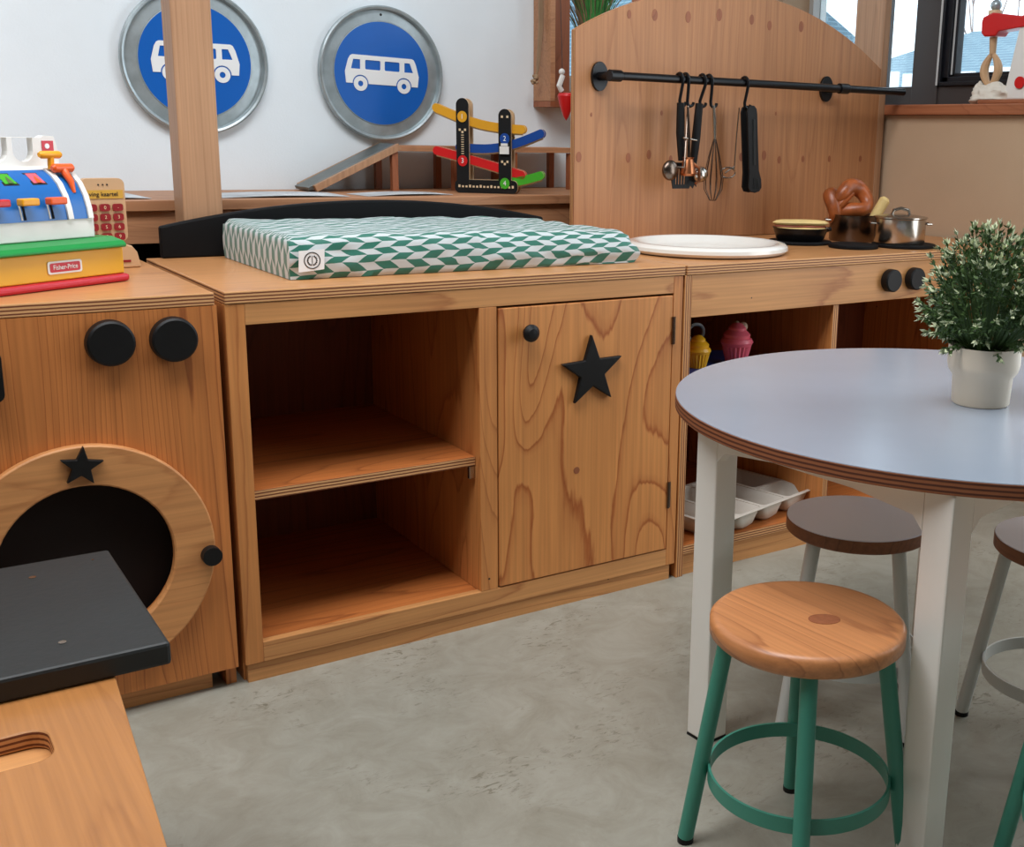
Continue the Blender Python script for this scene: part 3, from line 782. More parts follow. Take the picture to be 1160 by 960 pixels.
tag(origin(o.build('hanging_string_ornament', 'dry', smooth=True), (1.222, 1.06, 1.15)), 'thin beaded string ornament hanging down beside the wooden wall box', 'ornament')
t = thing('santa_hat_ornament', 'red felt ornament with white bobble hanging behind the board edge', 'ornament', (1.262, .96, 1.10))
MB().lathe([(1e-5, -.062), (.008, -.05), (.020, -.018), (.026, .008), (.022, .016), (1e-5, .018)], (1.262, .96, 1.09), 20).build('hat', 'toyred', t, smooth=True)
MB().ball((1.245, .958, 1.165), .009, m=0).tube([(1.248, .958, 1.155), (1.236, .958, 1.125), (1.246, .96, 1.112)], .008, 8).build('trim', 'white', t, smooth=True)
MB().tube([(1.25, .96, 1.10), (1.25, .965, 1.2), (1.262, 1.0, 1.42)], .001, 6).build('cord', 'ink', t)
t = thing('potted_grass', 'tall green grass plant in a pot on the back window sill behind the arched board', 'plant', (1.47, 1.152, 1.1185))
MB().lathe([(1e-5, 0), (.036, 0), (.045, .09), (.042, .09), (.04, .08), (1e-5, .08)], (1.47, 1.152, 1.1185), 28).build('pot', 'pot', t, smooth=True)
m = MB(); m2 = MB()
for k in range(330):
    a = random.uniform(0, 2*PI); sp = random.uniform(.01, .17); L_ = random.uniform(.24, .46); rr_ = random.uniform(0, .03)
    b = Vector((1.47+rr_*math.cos(a), 1.152+rr_*math.sin(a), 1.197)); dv = Vector((math.cos(a)*1.1, math.sin(a)*.32-.10, 0)); sd = Vector((-math.sin(a), math.cos(a), 0)).lerp(Vector((.8, -.5, 0)), .6).normalized()
    vs = []; n = 6
    for i in range(n+1):
        q = i/n; p = b+dv*sp*q*q*.9+Vector((0, 0, L_*(q-.18*q*q*(1+sp)))); w_ = .0034*(1-q*.85)
        vs += [p-sd*w_, p+sd*w_]
    (m if (k % 5 and math.cos(a) > -.75) else m2).add(vs, [(2*i, 2*i+1, 2*i+3, 2*i+2) for i in range(n)])
m.build('green_blades', 'grass', t); m2.build('dry_blades', 'dry', t)

# ================================================================== CHANGING PAD
pb = thing('changing_pad', 'thin mattress pad in green and white rhombus print on the play cabinet', 'mattress pad', (.52, .3, H))
def padmesh():
    x0, x1, y0, y1, hh = .150, .905, .088, .520, .078
    nx, ny, nz = 76, 44, 8; m = MB()
    def P(u, v, w):      # u,v,w in 0..1
        x = x0+(x1-x0)*u; y = y0+(y1-y0)*v
        # front left corner leans in like in the photo: depth shrinks to the right
        y = y + .012*(1-u)*(1-v)
        ed = min(u*(x1-x0), (1-u)*(x1-x0), v*(y1-y0), (1-v)*(y1-y0))
        rnd = .022 if u > .5 else .010
        q = min(1, ed/rnd); drop = (1-math.sqrt(max(0, 1-(1-q)**2)))*rnd*.8
        n1 = noise.noise(Vector((x*14, y*17, 0)))*.0055+noise.noise(Vector((x*38, y*40, 3)))*.0018
        n1 += .003*math.sin(x*60+3*noise.noise(Vector((x*5, y*6, 8))))*max(0, u-.25)
        top = hh-drop+n1*(1 if ed > 0 else .3)-.010*u*u
        if u > .9: top -= .012*((u-.9)/.1)**2
        z = H+.001+top*w
        bulge = math.sin(PI*w)*.006
        if v == 0: y -= bulge*(1+.6*noise.noise(Vector((x*9, 0, w*2)))); y += .004*noise.noise(Vector((x*22, w*5, 1)))
        if v == 1: y += bulge*.5
        if u == 1: x += bulge*2.0
        if u == 0: x -= bulge*.3
        if u == 1 or v == 0:
            z += 0
        return (x, y, z)
    def grid(fn, a, b):
        vs = [fn(i/a, j/b) for i in range(a+1) for j in range(b+1)]
        fs = [(i*(b+1)+j, (i+1)*(b+1)+j, (i+1)*(b+1)+j+1, i*(b+1)+j+1) for i in range(a) for j in range(b)]
        m.add(vs, fs)
    grid(lambda u, v: P(u, v, 1), nx, ny); grid(lambda u, v: P(u, v, 0), nx, ny)
    grid(lambda u, w: P(u, 0, w), nx, nz); grid(lambda u, w: P(u, 1, w), nx, nz)
    grid(lambda v, w: P(0, v, w), ny, nz); grid(lambda v, w: P(1, v, w), ny, nz)
    return m
padmesh().build('cover', 'pad', pb, smooth=True, ang=80)
# white label with a wreath emblem near the left front corner
tx, ty, tz = .184, .0905, .757
lb = MB().prism([(tx-.022, tz-.022), (tx+.026, tz-.018), (tx+.028, tz+.019), (tx-.020, tz+.017)], 'y', ty-.002, ty-.001).build('fabric_label', 'signwhite', pb)
e = MB(); e.prism(circ(tx+.004, tz-.001, .0155, 28), 'y', ty-.0026, ty-.0021, holes=[circ(tx+.004, tz-.001, .0138, 28)])
for s in (-1, 1):
    for k in range(7):
        a = R_(-70+k*22); c = (tx+.004+s*.0085*math.cos(a), tz-.001+.0085*math.sin(a)); e.prism(circ(c[0], c[1], .0016, 6), 'y', ty-.0026, ty-.0021)
e.box(tx+.0035, tx+.0045, ty-.0026, ty-.0021, tz-.010, tz+.008)
e.build('wreath_emblem', 'ink', lb)

# ================================================================== TOY CASH REGISTER
RX = thing('toy_cash_register', 'vintage plastic toy cash register with yellow drawer and blue key panel', 'cash register', (-.106, .218, H), R_(30))
def rb(mb, n, mt, p=None, **k): return mb.build(n, mt, p or RX, world=False, **k)
rb(MB().box(-.36, .001, -.010, .20, .0005, .014), 'base_tray', 'regred', bevel=.005)
dr = rb(MB().box(-.352, -.004, -.002, .19, .0145, .061), 'cash_drawer', 'regyel', bevel=.002)
rb(MB().prism([(-.014, .0612), (-.016, .066), (-.008, .073), (.018, .079), (.19, .079), (.19, .0612)], 'x', -.36, -.006), 'drawer_lid', 'reggreen', bevel=.003)
# brand plate on drawer
pl = rb(MB().prism(rrect(-.158, -.092, .026, .047, .004), 'y', -.0038, -.0021), 'name_plate', 'signwhite', dr)
sc_ = [(-.154, .030)]+[(-.154+.0058*(i), .030-.0018*math.sin(PI*(i % 2)/1)) for i in range(1, 10)]+[(-.096, .030), (-.096, .043), (-.154, .043)]
rb(MB().prism(rrect(-.154, -.096, .029, .044, .003), 'y', -.0045, -.0039), 'plate_field', 'regred', pl)
tx_ = text('plate_text', 'Fisher-Price', .0115, 'signwhite', pl, (-.125, -.0049, .0365), (R_(90), 0, 0), xs=.86)
# white shell
prof = [(.018, .0795), (.018, .112), (.024, .146), (.040, .172), (.064, .190), (.085, .198), (.19, .198), (.19, .0795)]
rb(MB().prism(prof, 'x', -.352, -.042), 'shell', 'white', smooth=True, bevel=.002)
# blue curved panel proud of the shell (two fields with a white rib between)
pc = [(.018, .112), (.021, .130), (.027, .150), (.038, .169), (.052, .182), (.068, .1915)]
def offp(d):
    out = []
    for i, (y, z) in enumerate(pc):
        a = Vector(pc[min(i+1, len(pc)-1)])-Vector(pc[max(i-1, 0)]); a.normalize(); out.append((y-a.y*d, z+a.x*d))
    return out
rb(MB().prism(offp(-.004)+list(reversed(offp(.0022))), 'x', -.350, -.096), 'key_panel', 'regblue', smooth=True)
rb(MB().prism(offp(-.004)+list(reversed(offp(.0022))), 'x', -.085, -.056), 'crank_panel', 'regblue', smooth=True)
rb(MB().prism(offp(-.004)+list(reversed(offp(.0052))), 'x', -.0955, -.0855), 'rib', 'white', smooth=True)
rb(MB().prism(offp(-.004)+list(reversed(offp(.0052))), 'x', -.0555, -.046), 'rib', 'white', smooth=True)
# lever slots and levers
def onp(s, d):   # point on panel curve at parameter s (0..1)
    q = s*(len(pc)-1); i = min(int(q), len(pc)-2); fr = q-i; o = offp(d); return (o[i][0]*(1-fr)+o[i+1][0]*fr, o[i][1]*(1-fr)+o[i+1][1]*fr)
for x, mt in ((-.120, 'orange'), (-.172, 'amber'), (-.224, 'toyred'), (-.276, 'toyblue'), (-.325, 'orange')):
    a, b_ = onp(.03, .0026), onp(.30, .0026)
    rb(MB().tube([(x-.003, a[0], a[1]), (x-.003, b_[0], b_[1])], .0022, 6), 'slot', 'winblack')
    rb(MB().tube([(x-.009, a[0], a[1]), (x-.009, b_[0], b_[1])], .0016, 6), 'slot_edge', 'white')
    c = onp(.30, .016)
    rb(MB().box(x-.018, x+.014, c[0]-.010, c[0]+.006, c[1]-.006, c[1]+.006).box(x-.006, x-.001, c[0], c[0]+.02, c[1]-.003, c[1]+.003), 'lever', mt, bevel=.004)
    w0, w1 = onp(.60, .0028), onp(.90, .0028)
    vs = [(x-.020, w0[0], w0[1]), (x+.008, w0[0], w0[1]), (x+.004, w1[0], w1[1]), (x-.022, w1[0], w1[1])]
    wp = rb(MB().add(vs+[(p[0], p[1]+.002, p[2]-.002) for p in vs], [(0, 1, 2, 3), (4, 7, 6, 5), (0, 4, 5, 1), (1, 5, 6, 2), (2, 6, 7, 3), (3, 7, 4, 0)]), 'picture_window', 'ink')
    q0, q1 = onp(.63, .0036), onp(.87, .0036)
    rb(MB().add([(x-.017, q0[0], q0[1]), (x+.005, q0[0], q0[1]), (x+.001, q1[0], q1[1]), (x-.019, q1[0], q1[1])], [(0, 1, 2, 3)]), 'picture', {'orange': 'pink', 'amber': 'toygreen'}.get(mt, 'cream'), wp)
    rb(MB().add([(x-.011, q0[0]-.0006, q0[1]+.001), (x-.001, q0[0]-.0006, q0[1]+.001), (x-.006, q1[0]-.0006, q1[1]-.001)], [(0, 1, 2)]), 'picture_figure', {'orange': 'orange', 'amber': 'leafd'}.get(mt, 'toyred'), wp)
# crank: two T shaped handles
c0 = onp(.45, .002); c1 = onp(.86, .014); c2 = onp(1.0, .022)
rb(MB().tube([(-.069, c0[0], c0[1]), (-.070, c0[0]+.004, c0[1]+.018), (-.071, c1[0]-.002, c1[1]-.004)], [.003, .0055, .0065], 10).tube([(-.092, c1[0], c1[1]), (-.088, c1[0], c1[1]), (-.054, c1[0], c1[1]), (-.050, c1[0], c1[1])], [.004, .0075, .0075, .004], 12), 'crank_handle', 'orange', smooth=True)
rb(MB().tube([(-.087, c2[0], c2[1]-.016), (-.086, c2[0], c2[1]+.004)], .0055, 10).tube([(-.108, c2[0], c2[1]+.008), (-.104, c2[0], c2[1]+.008), (-.070, c2[0], c2[1]+.008), (-.066, c2[0], c2[1]+.008)], [.004, .0065, .0065, .004], 12), 'crank_handle', 'amber', smooth=True)
# upright money rack with rounded pockets
def upocket(x0, x1, z0_, z1): 
    r = (x1-x0)/2*.9; n = 8; cx_ = (x0+x1)/2
    return [(x1, z1), (x0, z1)]+[(cx_+(x0-cx_)*math.cos(PI*k/n/1), z0_+r-r*math.sin(PI*k/n)) for k in range(n+1)]
out = [(-.352, .190), (-.044, .190), (-.047, .232), (-.052, .2485), (-.072, .2495), (-.079, .246), (-.352, .2485)]
rk = rb(MB().prism(out, 'y', .088, .102, holes=[upocket(-.132, -.094, .206, .2455), upocket(-.182, -.142, .206, .2455), upocket(-.232, -.192, .206, .2455), upocket(-.282, -.242, .206, .2455)]), 'money_rack', 'white', bevel=.0015)
rw = rb(MB().box(-.077, -.055, .0865, .0875, .213, .241), 'price_flag', 'regred', rk)
rb(MB().prism(circ(-.068, .232, .0045, 12), 'y', .0855, .0863), 'flag_mark', 'signwhite', rk)

# ================================================================== CARD TERMINAL
t = thing('toy_card_terminal', 'wooden toy card terminal with dark red number keys beside the register', 'toy card terminal', (-.095, .44, H), R_(8))
def tb(mb, n, mt, p=None, **k): return mb.build(n, mt, p or t, world=False, **k)
tb(MB().prism([(-.055, .0005), (.052, .0005), (.046, .030), (.036, .043), (.020, .048), (-.055, .048)], 'y', -.035, .03), 'base', 'toywood', bevel=.003)
tb(MB().box(.018, .032, -.0365, -.0353, .012, .016), 'card_slot', 'dkred')
bd_ = MB().prism(rrect(-.040, .040, .0495, .170, .012), 'y', -.008, .010)
bdy = tb(bd_, 'body', 'toywood', bevel=.002)
tb(MB().box(-.036, .036, -.0095, -.0083, .132, .148), 'display_strip', 'strip', bdy)
text('display_text', 'ving kaartel', .0115, 'ink', bdy, (0, -.0100, .140), (R_(90), 0, 0), .0003, xs=1.0)
for i in range(3): tb(MB().prism(circ(-.008+.008*i, .158, .0016, 8), 'y', -.0092, -.0083), 'speaker_hole', 'ink', bdy)
for r_i in range(5):
    for c_i in range(3):
        x = -.024+.024*c_i; z = .115-.0185*r_i
        if z < .05: continue
        kk = tb(MB().prism(rrect(x-.0095, x+.0095, z-.0068, z+.0068, .004, 3), 'y', -.012, -.0083), 'key', 'dkred', bdy)
        text('key_mark', ['-', '0', '-', '1', '2', '3', '4', '5', '6', '7', '8', '9', '*', '0', '#'][r_i*3+c_i] or '-', .009, 'cream', kk, (x, -.0124, z), (R_(90), 0, 0), .0002)

# ================================================================== HOOKS AND UTENSILS
def shook(x, tilt, label, low=1.078):
    m = MB(); pts = []
    for k in range(9):
        a = R_(200-k*27.5); pts.append((x+.0*k, RY+.0152*math.cos(a), RZ+.0152*math.sin(a)))
    pts = list(pts)
    zz = RZ-.004
    q = [(x, RY-.0152, zz-.006), (x+tilt*.5, RY-.010, (zz+low)/2), (x+tilt, RY-.004, low+.004)]
    hook = [(x+tilt+.010*(1-math.cos(a))-.0, RY-.004, low-.010*math.sin(a)) for a in [R_(30*k) for k in range(1, 7)]]
    m.tube(list(reversed(pts))+q+hook, .0042, 8)
    o = m.build('s_hook', 'blackmetal', smooth=True); origin(o, (x, RY, RZ)); tag(o, label, 'hook'); return o
shook(1.300, -.000, 'black hook on the rail, leftmost, holding the slotted spatula')
shook(1.319, .006, 'black hook on the rail, second from left, holding the copper jug')
shook(1.374, -.008, 'black hook on the rail, third from left, holding the dark ladle')
shook(1.396, .006, 'black hook on the rail, fourth from left, holding the wire whisk')
shook(1.518, .000, 'black hook on the rail, rightmost, holding the black tongs')
UY = .462
_pre = set(bpy.data.objects)
# slotted spatula
t = thing('slotted_spatula', 'black slotted spatula hanging behind the copper jug on the rail', 'spatula', (1.288, UY, 1.07))
MB().tube([(1.288, UY, 1.076), (1.290, UY, 1.0), (1.296, UY, .93)], [.0105, .012, .009], 10).build('handle', 'black', t, smooth=True)
bl = [(1.276, .925), (1.316, .925), (1.328, .885), (1.322, .858), (1.270, .858), (1.264, .885)]
MB().prism(bl, 'y', UY-.0015, UY+.0015, holes=[rrect(x-.0022, x+.0022, .868, .910, .002, 2) for x in (1.280, 1.289, 1.298, 1.307)]).build('blade', 'black', t)
# copper jug / small saucepan with side disc lid
t = thing('copper_measuring_jug', 'small copper toy jug with steel handle hanging in front of the spatula', 'jug', (1.312, UY-.03, .93))
yj = UY-.024
MB().lathe([(1e-5, 0), (.018, 0), (.021, .006), (.017, .028), (.013, .042), (.016, .047), (.014, .047), (.011, .040), (1e-5, .040)], (1.300, yj, .892), 24).build('body', 'copper', t, smooth=True)
MB().tube([(1.302, yj, .936), (1.300, yj, .985), (1.301, yj+.010, 1.065)], [.0045, .004, .003], 8).build('stem', 'darksteel', t, smooth=True)
MB().tube([(1.282, yj, .988), (1.326, yj, .982)], .0022, 8).build('crossbar', 'steel', t, smooth=True)
MB().tube([(1.314, yj, .925), (1.336, yj, .912), (1.338, yj, .880), (1.326, yj, .872)], .004, 8).build('grip', 'copper', t, smooth=True)
# ladle with round bowl
t = thing('round_ladle', 'small round dark metal ladle sticking out left of the copper jug', 'ladle', (1.235, UY-.02, .91))
MB().ball((1.238, yj-.006, .906), .024, .014, .026, fn=None).build('bowl', 'darksteel', t, smooth=True)
MB().tube([(1.256, yj-.008, .915), (1.275, yj-.014, .914), (1.285, yj-.005, .93), (1.306, UY-.008, 1.068)], .0026, 8).build('handle', 'darksteel', t, smooth=True)
# dark ladle with black handle
t = thing('black_handled_ladle', 'long black handled steel ladle hanging between the jug and the whisk', 'ladle', (1.35, UY, 1.07))
MB().tube([(1.352, UY+.004, 1.076), (1.345, UY+.004, .99), (1.337, UY+.004, .905)], [.0105, .012, .009], 10).build('handle', 'black', t, smooth=True)
MB().ball((1.352, UY-.008, .895), .024, .019, .021).build('bowl', 'steel', t, smooth=True)
MB().prism([(1.316, .888), (1.345, .892), (1.352, .862), (1.345, .868), (1.340, .858), (1.332, .866), (1.326, .857), (1.318, .866)], 'y', UY+.004, UY+.007).build('fork_end', 'black', t)
# whisk
t = thing('wire_whisk', 'thin steel wire whisk hanging fourth from the left on the rail', 'whisk', (1.41, UY, 1.07))
MB().tube([(1.406, UY, 1.072), (1.412, UY, 1.03), (1.415, UY, .985)], [.004, .0055, .0035], 10).build('handle', 'steel', t, smooth=True)
m = MB()
for k in range(5):
    a = PI*k/5; ex = math.cos(a); ey = math.sin(a)
    pts = [(1.415+s_*ex*r_, UY+s_*ey*r_, z) for s_, r_, z in ((-1, .002, .99), (-1, .015, .94), (-1, .026, .885), (-1, .024, .855), (-1, .008, .826), (1, .008, .826), (1, .024, .855), (1, .026, .885), (1, .015, .94), (1, .002, .99))]
    m.tube(pts, .0012, 5)
m.build('wires', 'darksteel', t, smooth=True)
# tongs
t = thing('black_tongs', 'black plastic tongs hanging alone at the right end of the row', 'tongs', (1.51, UY, 1.07))
def blade(y, dx):
    pts = [(1.500+dx, 1.058), (1.504+dx, 1.070), (1.512+dx, 1.076), (1.524+dx, 1.076), (1.533+dx, 1.068), (1.536+dx, 1.054), (1.545+dx, .96), (1.551+dx, .905), (1.561+dx, .880), (1.563+dx, .860), (1.555+dx, .849), (1.540+dx, .845), (1.522+dx, .848), (1.515+dx, .860), (1.516+dx, .90)]
    return MB().prism(pts, 'y', y, y+.006, holes=[])
blade(UY-.016, 0).build('arm', 'black', t, bevel=.002); blade(UY+.004, -.004).build('arm', 'black', t, bevel=.002)
MB().tube([(1.523, UY-.017, 1.04), (1.531, UY-.017, .92)], .0035, 8).build('ridge', 'slab', t, smooth=True)
m = MB()
for k in range(5): m.tube([(1.532+.005*k, UY-.0175, .856), (1.533+.003*k, UY-.0175, .885)], .001, 5)
m.build('grooves', 'slab', t)
t = thing('small_wire_strainer', 'small steel wire loop hanging behind the black tongs', 'strainer', (1.48, UY+.02, .90))
MB().tube([(1.478+.020*math.cos(a)*1.3, UY+.018, .898+.014*math.sin(a)) for a in [2*PI*k/20 for k in range(20)]], .0022, 6, closed=True).tube([(1.468, UY+.018, .897), (1.50, UY+.018, .915)], .002, 6).build('loop', 'steel', t, smooth=True)
MB().tube([(1.50, UY+.018, .905), (1.504, UY+.018, 1.0), (1.506, UY+.014, 1.07)], .002, 6).build('handle', 'steel', t, smooth=True)

for o in list(bpy.data.objects):
    if o not in _pre and o.parent is None:
        o.location.x += {'wire_whisk': .004, 'black_tongs': .014, 'small_wire_strainer': .004}.get(o.name, .014)
# ================================================================== PANS AND FOOD
hz = H+.0085
t = thing('small_frying_pan', 'black toy frying pan holding a long filled roll, left of the pots', 'pan', (1.585, .29, hz))
MB().lathe([(1e-5, 0), (.058, 0), (.064, .006), (.074, .034), (.071, .034), (.060, .008), (1e-5, .006)], (1.592, .300, hz), 36).build('bowl', 'blackmetal', t, smooth=True)
MB().tube([(1.655, .27, hz+.028), (1.668, .262, hz+.03)], .006, 8).build('handle', 'blackmetal', t, smooth=True)
t = thing('filled_roll', 'long toy bread roll with red filling lying on the black pan', 'bread', (1.59, .30, hz+.03))
Rm = Matrix.Translation((1.592, .300, hz+.032)) @ Matrix.Rotation(R_(-32), 4, 'Z')
def rod(L_, r, flat, m_=0, zoff=0.):
    mb = MB(); n = 14
    mb.tube([(-L_/2+L_*i/n, .003*math.sin(i), zoff) for i in range(n+1)], [r*math.sqrt(max(.02, 1-(2*i/n-1)**4)) for i in range(n+1)], 14, m_)
    return mb.xf(Matrix.Diagonal((1, 1, flat, 1)))
rod(.150, .020, .45, 0, .030).xf(Rm).build('top_half', 'breadl', t, smooth=True)
rod(.140, .017, .4, 0, .010).xf(Rm).build('filling', 'filling', t, smooth=True)
rod(.145, .020, .35, 0, -.008).xf(Rm).build('bottom_half', 'breadl', t, smooth=True)
def pot(cx_, cy_, r, h_, label, mat, lid, za=hz):
    t = thing('toy_saucepan' if not lid else 'toy_cooking_pot', label, 'pot', (cx_, cy_, za))
    MB().lathe([(1e-5, 0), (r*.96, 0), (r, .004), (r, h_-.002), (r+.003, h_), (r-.001, h_), (r-.003, h_-.004), (r-.003, .005), (1e-5, .004)], (cx_, cy_, za), 44).build('body', mat, t, smooth=True)
    for s_ in (-1, 1):
        a = R_(-35)+(0 if s_ > 0 else PI)
        c = Vector((cx_+r*math.cos(a), cy_+r*math.sin(a), za+h_*.78)); o_ = Vector((math.cos(a), math.sin(a), 0)); sd = Vector((-o_.y, o_.x, 0))
        MB().tube([c+sd*.018, c+sd*.016+o_*.012, c-sd*.016+o_*.012, c-sd*.018], .003, 8).build('handle', 'steel', t, smooth=True)
    if lid:
        l = MB().lathe([(r+.004, 0), (r+.004, .003), (r*.6, .008), (1e-5, .011)], (cx_, cy_, za+h_+.0005), 44).build('lid', 'steel', t, smooth=True)
        MB().tube([(cx_-.02, cy_+.014, za+h_+.006), (cx_-.016, cy_+.011, za+h_+.020), (cx_, cy_, za+h_+.025), (cx_+.016, cy_-.011, za+h_+.020), (cx_+.02, cy_-.014, za+h_+.006)], .0042, 10).build('lid_handle', 'steel', l, smooth=True)
    return t
pot(1.796, .303, .068, .072, 'open steel toy saucepan holding a pretzel and a bread stick', 'darksteel', False, H+.0005)
# dark bread ring and stick in the pot
t = thing('toy_pretzel', 'brown shiny toy pretzel standing in the open saucepan', 'bread', (1.74, .34, .80))
pz = []
for k in range(64):
    a = 2*PI*k/64
    # pretzel-ish knot curve
    x = .045*math.cos(a)+.016*math.cos(2*a+.5); z = .034*math.sin(a)+.014*math.sin(3*a); y = .012*math.sin(3*a+1)
    pz.append((x, y, z))
m = MB().tube(pz, [.0205+.003*math.sin(3*k*2*PI/64) for k in range(64)], 12, closed=True)
m.tube([(-.046, -.004, -.02), (-.01, -.014, .006), (.03, -.008, .02)], [.010, .014, .010], 10)
m.xf(Matrix.Translation((1.768, .318, .822)) @ Matrix.Rotation(R_(-36), 4, 'Z') @ Matrix.Rotation(R_(-25), 4, 'Y'))
m.build('dough', 'bread', t, smooth=True)
t = thing('toy_bread_stick', 'pale toy bread stick leaning out of the saucepan', 'bread', (1.77, .33, .78))
MB().tube([(1.812, .270, .745), (1.828, .257, .790), (1.845, .242, .834), (1.848, .240, .840)], [.013, .015, .015, .008], 12).build('stick', 'breadl', t, smooth=True)
MB().tube([(1.842, .290, .760), (1.852, .276, .806)], [.012, .009], 10).build('second_piece', 'breadl', t, smooth=True)
pot(1.778, .120, .066, .066, 'steel toy cooking pot with lid on the right hotplate', 'steel', True, H+.0095)

# ================================================================== TOYS IN THE SINK UNIT
shz = .4455
def cupcake(cx_, cy_, label, cm, sw, k=1.0, z=shz):
    t = thing('toy_cupcake', label, 'toy cupcake', (cx_, cy_, z), 0)
    n = 40; m = MB()
    prof = [(.017*k, 0), (.024*k, .030*k)]
    vs = []
    for i in range(n):
        a = 2*PI*i/n; q = 1+.05*(1 if i % 2 else -1)
        for r_, h_ in prof: vs.append((cx_+r_*q*math.cos(a), cy_+r_*q*math.sin(a), z+.0002+h_))
    m.add(vs, [(2*i, 2*((i+1) % n), 2*((i+1) % n)+1, 2*i+1) for i in range(n)]+[tuple(2*i for i in range(n)), tuple(2*i+1 for i in reversed(range(n)))])
    m.build('case', cm, t)
    MB().lathe([(1e-5, .030*k), (.025*k, .030*k), (.028*k, .036*k), (.025*k, .042*k), (.022*k, .043*k), (.023*k, .049*k), (.018*k, .054*k), (.015*k, .056*k), (.015*k, .060*k), (.008*k, .067*k), (1e-5, .069*k)], (cx_, cy_, z), 28).build('swirl', sw, t, smooth=True)
    return t
# blue crate below the cupcakes
bt = thing('blue_toy_tub', 'low blue plastic tub under the toy cupcakes in the sink unit', 'tub', (1.17, .14, shz))
MB().prism(rrect(1.02, 1.30, .04, .26, .02), 'z', shz+.0005, shz+.018).build('tub', 'toyblue', bt, bevel=.003)
zc = shz+.0185
cupcake(1.105, .105, 'yellow toy cupcake at the left end of the sink unit shelf', 'regyel', 'regyel', 1.12, zc)
cupcake(1.222, .105, 'pink toy cupcake with cream swirl side on the sink unit shelf', 'pink', 'pink', 1.42, zc)
o = MB()
for k in range(14): o.ball((1.262+.012*math.sin(k*.7), .150+.01*math.cos(k*1.9), zc+.012+k*.0055), .010+.003*math.sin(k*2.3))
tag(origin(o.build('crumpled_wrapper', 'pinkl', smooth=True), (1.23, .13, zc)), 'beige crumpled wrapper behind the pink toy cupcake', 'wrapper')
o = thing('toy_baking_ring', 'grey blue ring handle toy standing behind the yellow cupcake', 'toy', (1.18, .20, zc))
MB().tube([(1.175+.024*math.cos(a), .205, zc+.062+.020*math.sin(a)) for a in [2*PI*k/24 for k in range(24)]], .0045, 8, closed=True).build('ring', 'galv', o, smooth=True)
MB().lathe([(1e-5, 0), (.012, 0), (.017, .042), (1e-5, .042)], (1.178, .205, zc+.0005), 20).build('body', 'toyblue', o, smooth=True)

# cutlery tray
t = thing('cutlery_tray', 'white plastic cutlery tray with compartments on the bottom shelf', 'tray', (1.115, -.028, .0745), R_(13))
rimz = .046
cells = [(-.045, .035, .01, .24), (.045, .135, .01, .24), (.145, .235, .01, .24), (.245, .345, .01, .10), (.245, .345, .112, .24)]
sx0, sx1, sy0, sy1 = -.055, .355, 0., .25
MB().prism([(sx0, sy0), (sx1, sy0), (sx1, sy1), (sx0, sy1)], 'z', rimz, rimz+.003, holes=[rrect(a, b, c, d_, .012, 4) for a, b, c, d_ in cells]).build('rim', 'trayw', t, world=False, bevel=.001)
m = MB()
for a, b, c, d_ in cells:
    top = rrect(a, b, c, d_, .012, 4); bot = rrect(a+.010, b-.010, c+.008, d_-.008, .020, 4); n = len(top)
    bot2 = rrect(a+.020, b-.020, c+.016, d_-.016, .018, 4)
    vs = [(x, y, rimz+.001) for x, y in top]+[(x, y, .010) for x, y in bot]+[(x, y, .0015) for x, y in bot2]
    m.add(vs, [(i, (i+1) % n, n+(i+1) % n, n+i) for i in range(n)]+[(n+i, n+(i+1) % n, 2*n+(i+1) % n, 2*n+i) for i in range(n)]+[tuple(2*n+i for i in range(n))])
o = m.build('compartments', 'trayw', t, world=False, smooth=True)
sd = o.modifiers.new('solid', 'SOLIDIFY'); sd.thickness = .0012

# ================================================================== ROUND TABLE
tcx, tcy, tz = .980, -.762, .575
t = thing('round_table', 'round children table with pale grey laminate top and white square legs', 'table', (tcx, tcy, 0))
MB().lathe([(1e-5, tz-.0222), (.47, tz-.0222), (.47, tz-.0221), (1e-5, tz-.0221)], (tcx, tcy, 0), 96, 0).build('underside', 'legwhite', t)
tt = MB().lathe([(1e-5, tz-.022), (.4725, tz-.022), (.4745, tz-.020), (.4745, tz-.0012), (.474, tz-.001)], (tcx, tcy, 0), 128, 0)
tt.build('edge_band', 'tedge', t, smooth=True)
MB().lathe([(1e-5, tz-.001), (.4738, tz-.001), (.4735, tz), (1e-5, tz)], (tcx, tcy, 0), 128, 0).build('tabletop', 'laminate', t, smooth=True)
A0 = Vector((.612, -1.058)); e2 = Vector((-.035, .438)).normalized(); e1 = Vector((e2.y, -e2.x)); LW = .047; LY = .438+LW; LX = .66
def fr(a, b): q = A0+e1*a+e2*b; return (q.x, q.y)
def legp(a, b): return [fr(a, b), fr(a+LW, b), fr(a+LW, b+LW), fr(a, b+LW)]
ztop = tz-.0225
for a, b in ((0, 0), (0, LY-LW), (LX-LW, 0), (LX-LW, LY-LW)):
    MB().prism(legp(a, b), 'z', .004, ztop).build('leg', 'legwhite', t, bevel=.003)
    MB().prism(legp(a, b), 'z', 0, .0038).build('foot_cap', 'black', t)
